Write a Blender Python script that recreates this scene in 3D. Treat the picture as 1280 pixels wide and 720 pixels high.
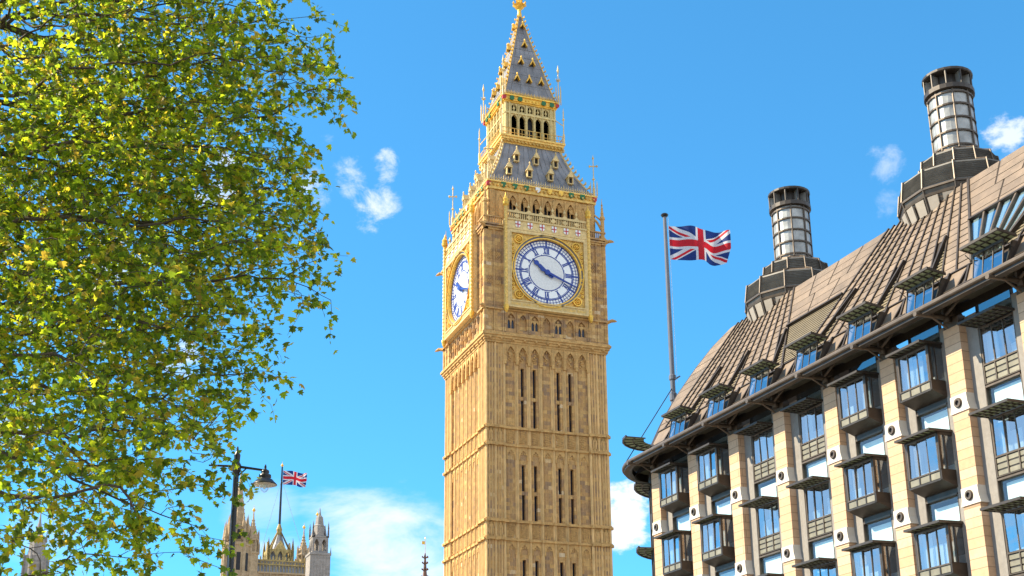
import bpy, bmesh, math, random
import numpy as np
from math import sin, cos, tan, pi, radians, sqrt, atan2, hypot
from mathutils import Vector, Matrix, kdtree

scene = bpy.context.scene
for o in list(bpy.data.objects):
    bpy.data.objects.remove(o)
COL = scene.collection
R = random.Random(7)

# ------------------------------------------------------------------ camera
CAM = Vector((-44.5716, -115.1482, 0.0))
GROUND = -1.7
HEAD, PITCH, ROLL, FPX = 0.36002055, 0.32098536, -0.00862576, 1660.98
fw = Vector((sin(HEAD)*cos(PITCH), cos(HEAD)*cos(PITCH), sin(PITCH)))
rt = Vector((cos(HEAD), -sin(HEAD), 0))
up = rt.cross(fw)
rt2 = cos(ROLL)*rt + sin(ROLL)*up
up2 = cos(ROLL)*up - sin(ROLL)*rt
cam = bpy.data.cameras.new('camera')
cam.sensor_width = 36.0
cam.lens = FPX/1280*36
cam.shift_y = 116.683/1280
cam.clip_start = 0.1
cam.clip_end = 6000
cam_ob = bpy.data.objects.new('camera', cam)
COL.objects.link(cam_ob)
M = Matrix((rt2, up2, -fw)).transposed().to_4x4()
M.translation = CAM
cam_ob.matrix_world = M
scene.camera = cam_ob
scene.render.resolution_x, scene.render.resolution_y = 1024, 576

# ------------------------------------------------------------------ light
SUN_EL = radians(41)
SUN_DIR = Vector((-cos(radians(24))*cos(SUN_EL), sin(radians(24))*cos(SUN_EL), sin(SUN_EL)))
world = bpy.data.worlds.new('World')
scene.world = world
world.use_nodes = True
wn, wl = world.node_tree.nodes, world.node_tree.links
wn.clear()
sky = wn.new('ShaderNodeTexSky')
sky.sky_type = 'NISHITA'
sky.sun_disc = False
sky.sun_elevation = SUN_EL
sky.sun_rotation = atan2(SUN_DIR.x, SUN_DIR.y)
sky.altitude = 0
sky.air_density = 0.7
sky.dust_density = 0.0
sky.ozone_density = 6.0
gam = wn.new('ShaderNodeGamma'); gam.inputs['Gamma'].default_value = 0.76
wl.new(sky.outputs[0], gam.inputs['Color'])
hs = wn.new('ShaderNodeMixRGB'); hs.blend_type = 'MULTIPLY'; hs.inputs['Fac'].default_value = 1
wl.new(gam.outputs[0], hs.inputs['Color1']); hs.inputs['Color2'].default_value = (0.52, 1.37, 1.60, 1)
bg = wn.new('ShaderNodeBackground')
bg.inputs['Strength'].default_value = 0.12
wout = wn.new('ShaderNodeOutputWorld')
wl.new(bg.outputs[0], wout.inputs[0])
tc = wn.new('ShaderNodeTexCoord')

def wmath(op, a, b=None, c=None):
    n = wn.new('ShaderNodeMath'); n.operation = op
    for i, v in enumerate((a, b, c)):
        if v is None: continue
        if isinstance(v, (int, float)): n.inputs[i].default_value = v
        else: wl.new(v, n.inputs[i])
    return n.outputs[0]

def wnoise(scale, detail, rough, stretch, off=(0, 0, 0), dist=0.0):
    mp = wn.new('ShaderNodeMapping')
    mp.inputs['Scale'].default_value = stretch
    mp.inputs['Location'].default_value = off
    wl.new(tc.outputs['Generated'], mp.inputs['Vector'])
    n = wn.new('ShaderNodeTexNoise')
    n.inputs['Scale'].default_value = scale
    n.inputs['Detail'].default_value = detail
    n.inputs['Roughness'].default_value = rough
    n.inputs['Distortion'].default_value = dist
    wl.new(mp.outputs[0], n.inputs['Vector'])
    return n.outputs['Fac']

# small fair-weather clouds, and one added veil out of view: (direction azimuth/elevation, angular radius, strength, cut)
def azel(az, el):
    return Vector((sin(az)*cos(el), cos(az)*cos(el), sin(el)))
CLOUDS = []   # filled below
CLOUDS = [(-0.62, 0.74, 0.27, 0.55, 0.42, 0.28, 'v'), (0.223, 0.872, 0.435, 0.06, 0.9, 0.4, 'w'), (0.202, 0.868, 0.453, 0.055, 0.7, 0.42, 'w'), (0.225, 0.859, 0.461, 0.04, 0.85, 0.4, 'w'), (0.181, 0.858, 0.48, 0.022, 0.5, 0.45, 'w'), (0.553, 0.704, 0.445, 0.05, 0.4, 0.44, 'w'), (0.56, 0.715, 0.42, 0.04, 0.25, 0.45, 'w'), (0.614, 0.647, 0.451, 0.05, 0.75, 0.4, 'p'), (0.423, 0.881, 0.214, 0.07, 0.95, 0.34, 'p'), (0.255, 0.949, 0.183, 0.17, 0.85, 0.3, 'v'), (0.176, 0.969, 0.173, 0.12, 0.6, 0.36, 'v'), (0.486, 0.861, 0.148, 0.12, 0.4, 0.4, 'v'), (0.166, 0.962, 0.219, 0.09, 0.35, 0.44, 'v'), (0.3, 0.937, 0.181, 0.08, 0.35, 0.43, 'v'), (0.176, 0.878, 0.445, 0.055, 0.8, 0.42, 'w'), (0.107, 0.893, 0.437, 0.1, 0.6, 0.47, 'p'), (0.036, 0.923, 0.383, 0.09, 0.6, 0.47, 'p'), (0.093, 0.942, 0.323, 0.07, 0.6, 0.47, 'p'), (-0.007, 0.961, 0.276, 0.08, 0.5, 0.46, 'p'), (0.019, 0.982, 0.19, 0.12, 0.35, 0.42, 'v')]  # first entry: unseen veil added to whiten the window reflections
puff = wnoise(26, 7, 0.62, (1, 1, 1.7))
wisp = wnoise(34, 9, 0.66, (1.0, 1.0, 1.35), (3.1, 1.7, 0.4), 0.35)
veil = wnoise(7, 7, 0.6, (1, 1, 3.2), (7, 2, 1), 0.5)
total = None
for (vx, vy, vz, rad, st, lo, kind) in CLOUDS:
    d = wn.new('ShaderNodeVectorMath'); d.operation = 'DISTANCE'
    wl.new(tc.outputs['Generated'], d.inputs[0])
    d.inputs[1].default_value = (vx, vy, vz)
    m = wn.new('ShaderNodeMapRange'); m.interpolation_type = 'SMOOTHSTEP'
    m.inputs['From Min'].default_value = rad
    m.inputs['From Max'].default_value = 0.0
    m.inputs['To Min'].default_value = -0.75
    m.inputs['To Max'].default_value = 0.12
    wl.new(d.outputs['Value'], m.inputs['Value'])
    src = {'p': puff, 'w': wisp, 'v': veil}[kind]
    s = wmath('ADD', src, m.outputs[0])
    t = wn.new('ShaderNodeMapRange'); t.interpolation_type = 'SMOOTHSTEP'
    t.inputs['From Min'].default_value = lo
    t.inputs['From Max'].default_value = lo + (0.18 if kind == 'p' else 0.34)
    t.inputs['To Max'].default_value = st
    wl.new(s, t.inputs['Value'])
    total = t.outputs[0] if total is None else wmath('MAXIMUM', total, t.outputs[0])
# unseen broken cloud added behind the viewer, as neutral fill on the north face
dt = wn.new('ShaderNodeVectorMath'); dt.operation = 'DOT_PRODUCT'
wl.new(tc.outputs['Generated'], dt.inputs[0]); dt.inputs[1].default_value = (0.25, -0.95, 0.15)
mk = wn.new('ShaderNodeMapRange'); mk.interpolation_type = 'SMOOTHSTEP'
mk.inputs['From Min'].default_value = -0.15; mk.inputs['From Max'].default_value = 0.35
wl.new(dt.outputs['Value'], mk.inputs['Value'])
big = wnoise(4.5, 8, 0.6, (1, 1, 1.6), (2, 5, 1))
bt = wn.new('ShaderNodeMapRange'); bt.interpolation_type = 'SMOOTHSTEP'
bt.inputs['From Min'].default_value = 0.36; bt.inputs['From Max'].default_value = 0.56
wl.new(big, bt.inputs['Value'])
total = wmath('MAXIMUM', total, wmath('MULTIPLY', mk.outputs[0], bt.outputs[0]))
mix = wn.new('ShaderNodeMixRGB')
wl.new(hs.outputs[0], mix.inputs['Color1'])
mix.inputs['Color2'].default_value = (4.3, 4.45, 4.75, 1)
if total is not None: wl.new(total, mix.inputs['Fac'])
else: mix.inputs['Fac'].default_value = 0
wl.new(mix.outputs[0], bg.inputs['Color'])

sun = bpy.data.lights.new('sun', 'SUN')
sun.energy = 5.0
sun.angle = radians(0.5)
sun.color = (1.0, 0.865, 0.63)
sun_ob = bpy.data.objects.new('sun', sun)
COL.objects.link(sun_ob)
sun_ob.rotation_euler = SUN_DIR.to_track_quat('Z', 'Y').to_euler()

vs = scene.view_settings
vs.view_transform = 'Standard'
vs.look = 'None'
vs.exposure = 1.2
vs.gamma = 1
vs.use_curve_mapping = False
scene.render.engine = 'CYCLES'
scene.cycles.max_bounces = 8
scene.cycles.transparent_max_bounces = 12

# ------------------------------------------------------------------ helpers
def lin(r, g, b):
    f = lambda c: ((c/255+0.055)/1.055)**2.4 if c > 10 else c/255/12.92
    return (f(r), f(g), f(b))

class MB:
    """collects faces, then links them as one mesh object"""
    def __init__(s): s.v = []; s.f = []; s.m = []; s.cur = 0
    def add(s, vs_, fs):
        b = len(s.v); s.v += [tuple(p) for p in vs_]
        for f in fs: s.f.append(tuple(b+i for i in f)); s.m.append(s.cur)
    def hexa(s, p):
        s.add(p, [(0, 3, 2, 1), (4, 5, 6, 7), (0, 1, 5, 4), (1, 2, 6, 5), (2, 3, 7, 6), (3, 0, 4, 7)])
    def bx(s, T, a0, a1, d0, d1, z0, z1):
        s.hexa([T(a0, d0, z0), T(a1, d0, z0), T(a1, d1, z0), T(a0, d1, z0),
                T(a0, d0, z1), T(a1, d0, z1), T(a1, d1, z1), T(a0, d1, z1)])
    def taper(s, T, a0, a1, d0, d1, z0, z1, e):
        s.hexa([T(a0, d0, z0), T(a1, d0, z0), T(a1, d1, z0), T(a0, d1, z0),
                T(a0+e, d0+e, z1), T(a1-e, d0+e, z1), T(a1-e, d1-e, z1), T(a0+e, d1-e, z1)])
    def vrib(s, T, a, w0, w1, d0, d1, z0, z1):
        """upright rib with splayed sides"""
        s.hexa([T(a-w0, d0, z0), T(a+w0, d0, z0), T(a+w1, d1, z0), T(a-w1, d1, z0),
                T(a-w0, d0, z1), T(a+w0, d0, z1), T(a+w1, d1, z1), T(a-w1, d1, z1)])
    def prism(s, T, poly, d0, d1):
        n = len(poly)
        s.add([T(a, d0, z) for a, z in poly]+[T(a, d1, z) for a, z in poly],
              [tuple(range(n))[::-1], tuple(range(n, 2*n))]+[(i, (i+1) % n, n+(i+1) % n, n+i) for i in range(n)])
    def poly(s, pts): s.add(pts, [tuple(range(len(pts)))])
    def tube(s, p, q, r0, r1=None, n=8, caps=True):
        p, q = Vector(p), Vector(q); r1 = r0 if r1 is None else r1
        z = (q-p)
        if z.length < 1e-6: return
        z.normalize()
        x = z.orthogonal().normalized(); y = z.cross(x)
        vv = [p+(x*cos(2*pi*i/n)+y*sin(2*pi*i/n))*r0 for i in range(n)]+[q+(x*cos(2*pi*i/n)+y*sin(2*pi*i/n))*r1 for i in range(n)]
        ff = [(i, (i+1) % n, n+(i+1) % n, n+i) for i in range(n)]
        if caps: ff += [tuple(range(n))[::-1], tuple(range(n, 2*n))]
        s.add(vv, ff)
    def lathe(s, c, prof, n=12, ph=0.0, sx=1, sy=1):
        """prof: (r, z) list, about the vertical through c"""
        c = Vector(c); vv = []; k = len(prof)
        for r, z in prof:
            for i in range(n):
                a = 2*pi*(i+ph)/n
                vv.append((c.x+r*cos(a)*sx, c.y+r*sin(a)*sy, c.z+z))
        ff = [(j*n+i, j*n+(i+1) % n, (j+1)*n+(i+1) % n, (j+1)*n+i) for j in range(k-1) for i in range(n)]
        ff += [tuple(range(n))[::-1], tuple(range((k-1)*n, k*n))]
        s.add(vv, ff)
    def arch(s, T, a0, a1, z0, z1, d0, d1, hw, zb, zs, za, c=None, seg=8, sharp=0.55):
        """plate a0..a1, z0..z1 with a pointed opening of half width hw from zb, springing at zs to apex za"""
        c = (a0+a1)/2 if c is None else c
        s.bx(T, a0, c-hw, d0, d1, z0, z1); s.bx(T, c+hw, a1, d0, d1, z0, z1)
        if zb > z0+1e-4: s.bx(T, c-hw, c+hw, d0, d1, z0, zb)
        f = lambda x: zs+(za-zs)*max(0, (1-abs(x)/hw))**sharp
        xs = [-hw+2*hw*i/seg for i in range(seg+1)]
        for x, y in zip(xs, xs[1:]):
            s.prism(T, [(c+x, f(x)), (c+y, f(y)), (c+y, z1), (c+x, z1)], d0, d1)
    def ring(s, T, ca, cz, r0, r1, d0, d1, n=48, t0=0, t1=2*pi):
        full = abs(t1-t0-2*pi) < 1e-6
        m = n if full else n+1
        vv = []
        for i in range(m):
            t = t0+(t1-t0)*i/n
            x, z = sin(t), cos(t)
            vv += [T(ca+r0*x, d0, cz+r0*z), T(ca+r1*x, d0, cz+r1*z), T(ca+r1*x, d1, cz+r1*z), T(ca+r0*x, d1, cz+r0*z)]
        ff = []
        for i in range(n):
            j = (i+1) % m
            for k in range(4):
                l = (k+1) % 4
                ff.append((4*i+k, 4*j+k, 4*j+l, 4*i+l))
        s.add(vv, ff)
    def build(s, name, mats, parent=None, smooth=False, recalc=True):
        me = bpy.data.meshes.new(name)
        off = parent_loc(parent)
        me.from_pydata([(p[0]-off[0], p[1]-off[1], p[2]-off[2]) for p in s.v], [], s.f)
        if not isinstance(mats, (list, tuple)): mats = [mats]
        for m in mats: me.materials.append(m)
        if len(mats) > 1: me.polygons.foreach_set('material_index', s.m)
        if recalc:
            bm = bmesh.new(); bm.from_mesh(me)
            bmesh.ops.recalc_face_normals(bm, faces=bm.faces)
            bm.to_mesh(me); bm.free()
        if smooth:
            me.polygons.foreach_set('use_smooth', [True]*len(me.polygons))
        me.update()
        o = bpy.data.objects.new(name, me); COL.objects.link(o)
        if parent is not None: o.parent = parent
        return o

def parent_loc(p):
    v = Vector((0, 0, 0))
    while p is not None:
        v += p.location; p = p.parent
    return v

def tag(o, label, cat, group=None):
    o['label'] = label; o['category'] = cat
    if group: o['group'] = group
    return o

def thing(name, loc, label, cat, group=None):
    o = bpy.data.objects.new(name, None); o.empty_display_size = 0.5
    o.location = loc; COL.objects.link(o)
    return tag(o, label, cat, group)

# ------------------------------------------------------------------ materials
def new_mat(name):
    m = bpy.data.materials.new(name); m.use_nodes = True
    nt = m.node_tree; b = nt.nodes['Principled BSDF']
    return m, nt, nt.nodes, nt.links, b

def simple(name, col, rough=0.6, metal=0.0, var=0.15, scale=2.0, bump=0.0, spec=0.5, stretch=(1, 1, 1)):
    m, nt, N, L, b = new_mat(name)
    b.inputs['Roughness'].default_value = rough
    b.inputs['Metallic'].default_value = metal
    b.inputs['Specular IOR Level'].default_value = spec
    geo = N.new('ShaderNodeNewGeometry')
    mp = N.new('ShaderNodeMapping'); mp.inputs['Scale'].default_value = stretch
    L.new(geo.outputs['Position'], mp.inputs['Vector'])
    no = N.new('ShaderNodeTexNoise'); no.inputs['Scale'].default_value = scale
    no.inputs['Detail'].default_value = 6; no.inputs['Roughness'].default_value = 0.62
    L.new(mp.outputs[0], no.inputs['Vector'])
    r = N.new('ShaderNodeValToRGB')
    r.color_ramp.elements[0].position = 0.32; r.color_ramp.elements[1].position = 0.68
    r.color_ramp.elements[0].color = tuple(c*(1-var) for c in col)+(1,)
    r.color_ramp.elements[1].color = tuple(min(1, c*(1+var)) for c in col)+(1,)
    L.new(no.outputs['Fac'], r.inputs['Fac'])
    isl = N.new('ShaderNodeMath'); isl.operation = 'MULTIPLY_ADD'
    L.new(geo.outputs['Random Per Island'], isl.inputs[0])
    isl.inputs[1].default_value = var*1.2; isl.inputs[2].default_value = 1-var*0.6
    hv = N.new('ShaderNodeHueSaturation')
    L.new(r.outputs[0], hv.inputs['Color']); L.new(isl.outputs[0], hv.inputs['Value'])
    L.new(hv.outputs[0], b.inputs['Base Color'])
    if bump:
        bp = N.new('ShaderNodeBump'); bp.inputs['Strength'].default_value = bump
        bp.inputs['Distance'].default_value = 0.05
        L.new(no.outputs['Fac'], bp.inputs['Height']); L.new(bp.outputs[0], b.inputs['Normal'])
    return m

def stone_mat(name, tones, bw, bh, mortar, var=0.25, stain=0.35, pale=None, bump=0.35, grime=(0.10, 0.085, 0.075)):
    """coursed ashlar: random tone per block, vertical weather streaks, a few newer blocks"""
    m, nt, N, L, b = new_mat(name)
    b.inputs['Roughness'].default_value = 0.85
    b.inputs['Specular IOR Level'].default_value = 0.25
    geo = N.new('ShaderNodeNewGeometry')
    sp = N.new('ShaderNodeSeparateXYZ'); L.new(geo.outputs['Position'], sp.inputs[0])
    ad = N.new('ShaderNodeMath'); ad.operation = 'ADD'
    L.new(sp.outputs['X'], ad.inputs[0]); L.new(sp.outputs['Y'], ad.inputs[1])
    cb = N.new('ShaderNodeCombineXYZ'); L.new(ad.outputs[0], cb.inputs['X']); L.new(sp.outputs['Z'], cb.inputs['Y'])
    br = N.new('ShaderNodeTexBrick')
    br.inputs['Scale'].default_value = 1.0
    br.inputs['Color1'].default_value = (0, 0, 0, 1); br.inputs['Color2'].default_value = (1, 1, 1, 1)
    br.inputs['Mortar'].default_value = (mortar,)*3+(1,)
    br.inputs['Mortar Size'].default_value = 0.012 if bw < 5 else 0.016
    br.inputs['Brick Width'].default_value = bw; br.inputs['Row Height'].default_value = bh
    L.new(cb.outputs[0], br.inputs['Vector'])
    r = N.new('ShaderNodeValToRGB'); el = r.color_ramp.elements
    while len(el) < len(tones): el.new(0.5)
    for i, t in enumerate(tones):
        el[i].position = i/(len(tones)-1) if bw < 5 or i != 1 else 0.05; el[i].color = tuple(t)+(1,)
    if pale:
        e = el.new(0.975); e.color = tuple(tones[-1])+(1,)
        el[len(el)-1].position = 0.992; el[len(el)-1].color = tuple(pale)+(1,)
    L.new(br.outputs['Color'], r.inputs['Fac'])
    mp = N.new('ShaderNodeMapping'); mp.inputs['Scale'].default_value = (1.6, 1.6, 0.22)
    L.new(geo.outputs['Position'], mp.inputs['Vector'])
    no = N.new('ShaderNodeTexNoise'); no.inputs['Scale'].default_value = 0.9
    no.inputs['Detail'].default_value = 8; no.inputs['Roughness'].default_value = 0.7
    L.new(mp.outputs[0], no.inputs['Vector'])
    mr = N.new('ShaderNodeMapRange')
    mr.inputs['From Min'].default_value = 0.48; mr.inputs['From Max'].default_value = 0.75
    mr.inputs['To Max'].default_value = stain
    L.new(no.outputs['Fac'], mr.inputs['Value'])
    mx = N.new('ShaderNodeMixRGB'); L.new(mr.outputs[0], mx.inputs['Fac'])
    L.new(r.outputs[0], mx.inputs['Color1']); mx.inputs['Color2'].default_value = tuple(grime)+(1,)
    n2 = N.new('ShaderNodeTexNoise'); n2.inputs['Scale'].default_value = 5.0; n2.inputs['Detail'].default_value = 8
    n2.inputs['Roughness'].default_value = 0.7
    L.new(geo.outputs['Position'], n2.inputs['Vector'])
    mv = N.new('ShaderNodeMapRange'); mv.inputs['From Min'].default_value = 0.3; mv.inputs['From Max'].default_value = 0.7
    mv.inputs['To Min'].default_value = 1-var; mv.inputs['To Max'].default_value = 1+var
    L.new(n2.outputs['Fac'], mv.inputs['Value'])
    hv = N.new('ShaderNodeHueSaturation'); L.new(mx.outputs[0], hv.inputs['Color']); L.new(mv.outputs[0], hv.inputs['Value'])
    L.new(hv.outputs[0], b.inputs['Base Color'])
    bp = N.new('ShaderNodeBump'); bp.inputs['Strength'].default_value = bump; bp.inputs['Distance'].default_value = 0.08
    L.new(n2.outputs['Fac'], bp.inputs['Height']); L.new(bp.outputs[0], b.inputs['Normal'])
    return m

def glass_mat(name, refl, see, rough=0.02, wav=0.02):
    """window pane: sky reflection over a see-through pane"""
    m, nt, N, L, b = new_mat(name)
    N.remove(b)
    out = N['Material Output']
    gl = N.new('ShaderNodeBsdfGlossy'); gl.inputs['Color'].default_value = tuple(refl)+(1,); gl.inputs['Roughness'].default_value = rough
    tr = N.new('ShaderNodeBsdfTransparent'); tr.inputs['Color'].default_value = (0.80, 0.90, 0.93, 1)
    geo = N.new('ShaderNodeNewGeometry')
    no = N.new('ShaderNodeTexNoise'); no.inputs['Scale'].default_value = 0.7
    L.new(geo.outputs['Position'], no.inputs['Vector'])
    bp = N.new('ShaderNodeBump'); bp.inputs['Strength'].default_value = wav; bp.inputs['Distance'].default_value = 1.0
    L.new(no.outputs['Fac'], bp.inputs['Height']); L.new(bp.outputs[0], gl.inputs['Normal'])
    lw = N.new('ShaderNodeLayerWeight'); lw.inputs['Blend'].default_value = 0.5
    pw = N.new('ShaderNodeMath'); pw.operation = 'POWER'; pw.inputs[1].default_value = 3.5; L.new(lw.outputs['Facing'], pw.inputs[0])
    mr = N.new('ShaderNodeMapRange'); mr.inputs['To Min'].default_value = 1-see; mr.inputs['To Max'].default_value = 1.0
    L.new(pw.outputs[0], mr.inputs['Value'])
    mx = N.new('ShaderNodeMixShader'); L.new(mr.outputs[0], mx.inputs[0])
    L.new(tr.outputs[0], mx.inputs[1]); L.new(gl.outputs[0], mx.inputs[2]); L.new(mx.outputs[0], out.inputs['Surface'])
    return m

MT = {}
MT['stone'] = stone_mat('anston_stone', [(0.31, 0.20, 0.12), (0.47, 0.275, 0.115), (0.54, 0.32, 0.115), (0.64, 0.41, 0.165)], 0.62, 0.36, 0.25,
                        pale=(0.68, 0.52, 0.32), stain=0.62, grime=(0.25, 0.165, 0.10))
MT['stone_edge'] = simple('pale_mullion_stone', (0.63, 0.405, 0.17), 0.85, 0, 0.22, 3.0, 0.3, stretch=(1, 1, 0.5))  # paler tone for mullions and ribs than the shaft blocks
MT['stone_plain'] = stone_mat('carved_stone', [(0.50, 0.295, 0.11), (0.64, 0.39, 0.145)], 0.5, 0.4, 0.4, stain=0.5, bump=0.8, grime=(0.20, 0.125, 0.065))
MT['pale_stone'] = stone_mat('far_palace_stone', [(0.34, 0.25, 0.15), (0.46, 0.34, 0.21)], 1.2, 0.6, 0.4, stain=0.4)
MT['grey_stone'] = stone_mat('grey_stone', [(0.24, 0.22, 0.20), (0.33, 0.30, 0.28)], 0.9, 0.5, 0.4, stain=0.3)
MT['gold'] = simple('gilding', (0.80, 0.47, 0.07), 0.38, 0.45, 0.25, 3.0, 0.35)
MT['gilt_stone'] = simple('gilded_stone', (0.70, 0.44, 0.11), 0.5, 0.25, 0.35, 5.0, 0.6)
MT['lantern_paint'] = simple('gilded_lantern_paint', (0.60, 0.46, 0.19), 0.5, 0.15, 0.25, 4.0, 0.3)
MT['cream'] = simple('cream_painted_stone', (0.66, 0.48, 0.21), 0.6, 0.1, 0.2, 4.0, 0.3)
MT['lead'] = simple('lead_roof', (0.205, 0.205, 0.215), 0.45, 0.3, 0.28, 1.3, 0.25, stretch=(1, 1, 0.35))
MT['lead_rib'] = simple('lead_rib', (0.17, 0.175, 0.19), 0.5, 0.2, 0.2)
MT['dark'] = simple('dark_opening', (0.012, 0.012, 0.016), 0.7, 0, 0.3)
MT['slit'] = simple('slit_glass', (0.010, 0.016, 0.035), 0.12, 0, 0.3, 3.0)
MT['blue_iron'] = simple('prussian_blue_iron', (0.012, 0.045, 0.27), 0.4, 0.1, 0.15)
MT['opal'] = simple('opal_glass', (0.86, 0.88, 0.88), 0.25, 0, 0.04, 6.0, 0.03)
MT['opal_c'] = simple('opal_glass_centre', (0.76, 0.76, 0.74), 0.3, 0, 0.12, 9.0, 0.1)
MT['white'] = simple('white_paint', (0.78, 0.77, 0.74), 0.5)
MT['red'] = simple('red_paint', (0.42, 0.02, 0.03), 0.5)
MT['green'] = simple('green_enamel', (0.010, 0.13, 0.035), 0.4)
MT['black'] = simple('black_paint', (0.014, 0.014, 0.017), 0.35, 0.1, 0.2)
# office building
MT['column'] = stone_mat('peach_sandstone', [(0.30, 0.19, 0.12), (0.52, 0.335, 0.205), (0.55, 0.365, 0.235), (0.58, 0.41, 0.28)], 9.0, 0.40, 0.0, var=0.10, stain=0.2, bump=0.08, grime=(0.40, 0.26, 0.15))
MT['boss'] = simple('pale_boss_stone', (0.60, 0.54, 0.47), 0.7, 0, 0.06, 3.0, 0.1)
MT['base_panel'] = simple('beige_base_panel', (0.34, 0.29, 0.235), 0.5, 0.1, 0.1)
MT['clad'] = stone_mat('grey_cladding', [(0.19, 0.17, 0.155), (0.25, 0.23, 0.21)], 9.0, 0.75, 0.15, var=0.12, stain=0.3, bump=0.1)
MT['bronze'] = simple('dark_bronze', (0.050, 0.040, 0.032), 0.45, 0.3, 0.3, 2.0, 0.1)
MT['bronze_l'] = simple('brown_bronze', (0.10, 0.075, 0.055), 0.45, 0.4, 0.25, 2.0, 0.1)
MT['louvre_ring'] = simple('dark_louvre', (0.155, 0.145, 0.13), 0.6, 0.1, 0.2)
MT['panel'] = simple('grey_bronze_panel', (0.21, 0.19, 0.14), 0.5, 0.3, 0.2, 2.0, 0.1)
MT['tile'] = simple('aluminium_bronze_roof', (0.172, 0.124, 0.086), 0.5, 0.2, 0.24, 1.2, 0.06)
MT['rib'] = simple('roof_rib', (0.040, 0.029, 0.022), 0.45, 0.4, 0.2)
MT['louvre'] = simple('brown_louvre', (0.14, 0.11, 0.065), 0.6, 0.2, 0.15)
MT['steel'] = simple('weathered_steel_cladding', (0.36, 0.355, 0.33), 0.40, 0.5, 0.3, 1.6, 0.08)
MT['glass'] = glass_mat('window_glass', (0.78, 0.82, 0.86), 0.52)
MT['glass_p'] = glass_mat('pale_window_glass', (0.70, 0.80, 0.86), 0.84)
MT['skyl'] = glass_mat('skylight_glass', (0.70, 0.85, 0.9), 0.40)
MT['canopy_glass'] = simple('green_canopy_glass', (0.22, 0.23, 0.17), 0.3, 0.0, 0.2)
_nt = MT['canopy_glass'].node_tree; _t = _nt.nodes.new('ShaderNodeBsdfTranslucent'); _t.inputs['Color'].default_value = (0.30, 0.33, 0.24, 1)
_m = _nt.nodes.new('ShaderNodeMixShader'); _m.inputs[0].default_value = 0.5
_nt.links.new(_nt.nodes['Principled BSDF'].outputs[0], _m.inputs[1]); _nt.links.new(_t.outputs[0], _m.inputs[2]); _nt.links.new(_m.outputs[0], _nt.nodes['Material Output'].inputs['Surface'])
MT['blind'] = simple('white_blind', (0.84, 0.88, 0.85), 0.8, 0, 0.04)
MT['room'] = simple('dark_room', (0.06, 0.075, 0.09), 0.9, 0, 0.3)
MT['curtain'] = simple('blue_grey_curtain', (0.50, 0.56, 0.60), 0.9, 0, 0.2, 3.0, stretch=(4, 4, 0.1))
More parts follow.
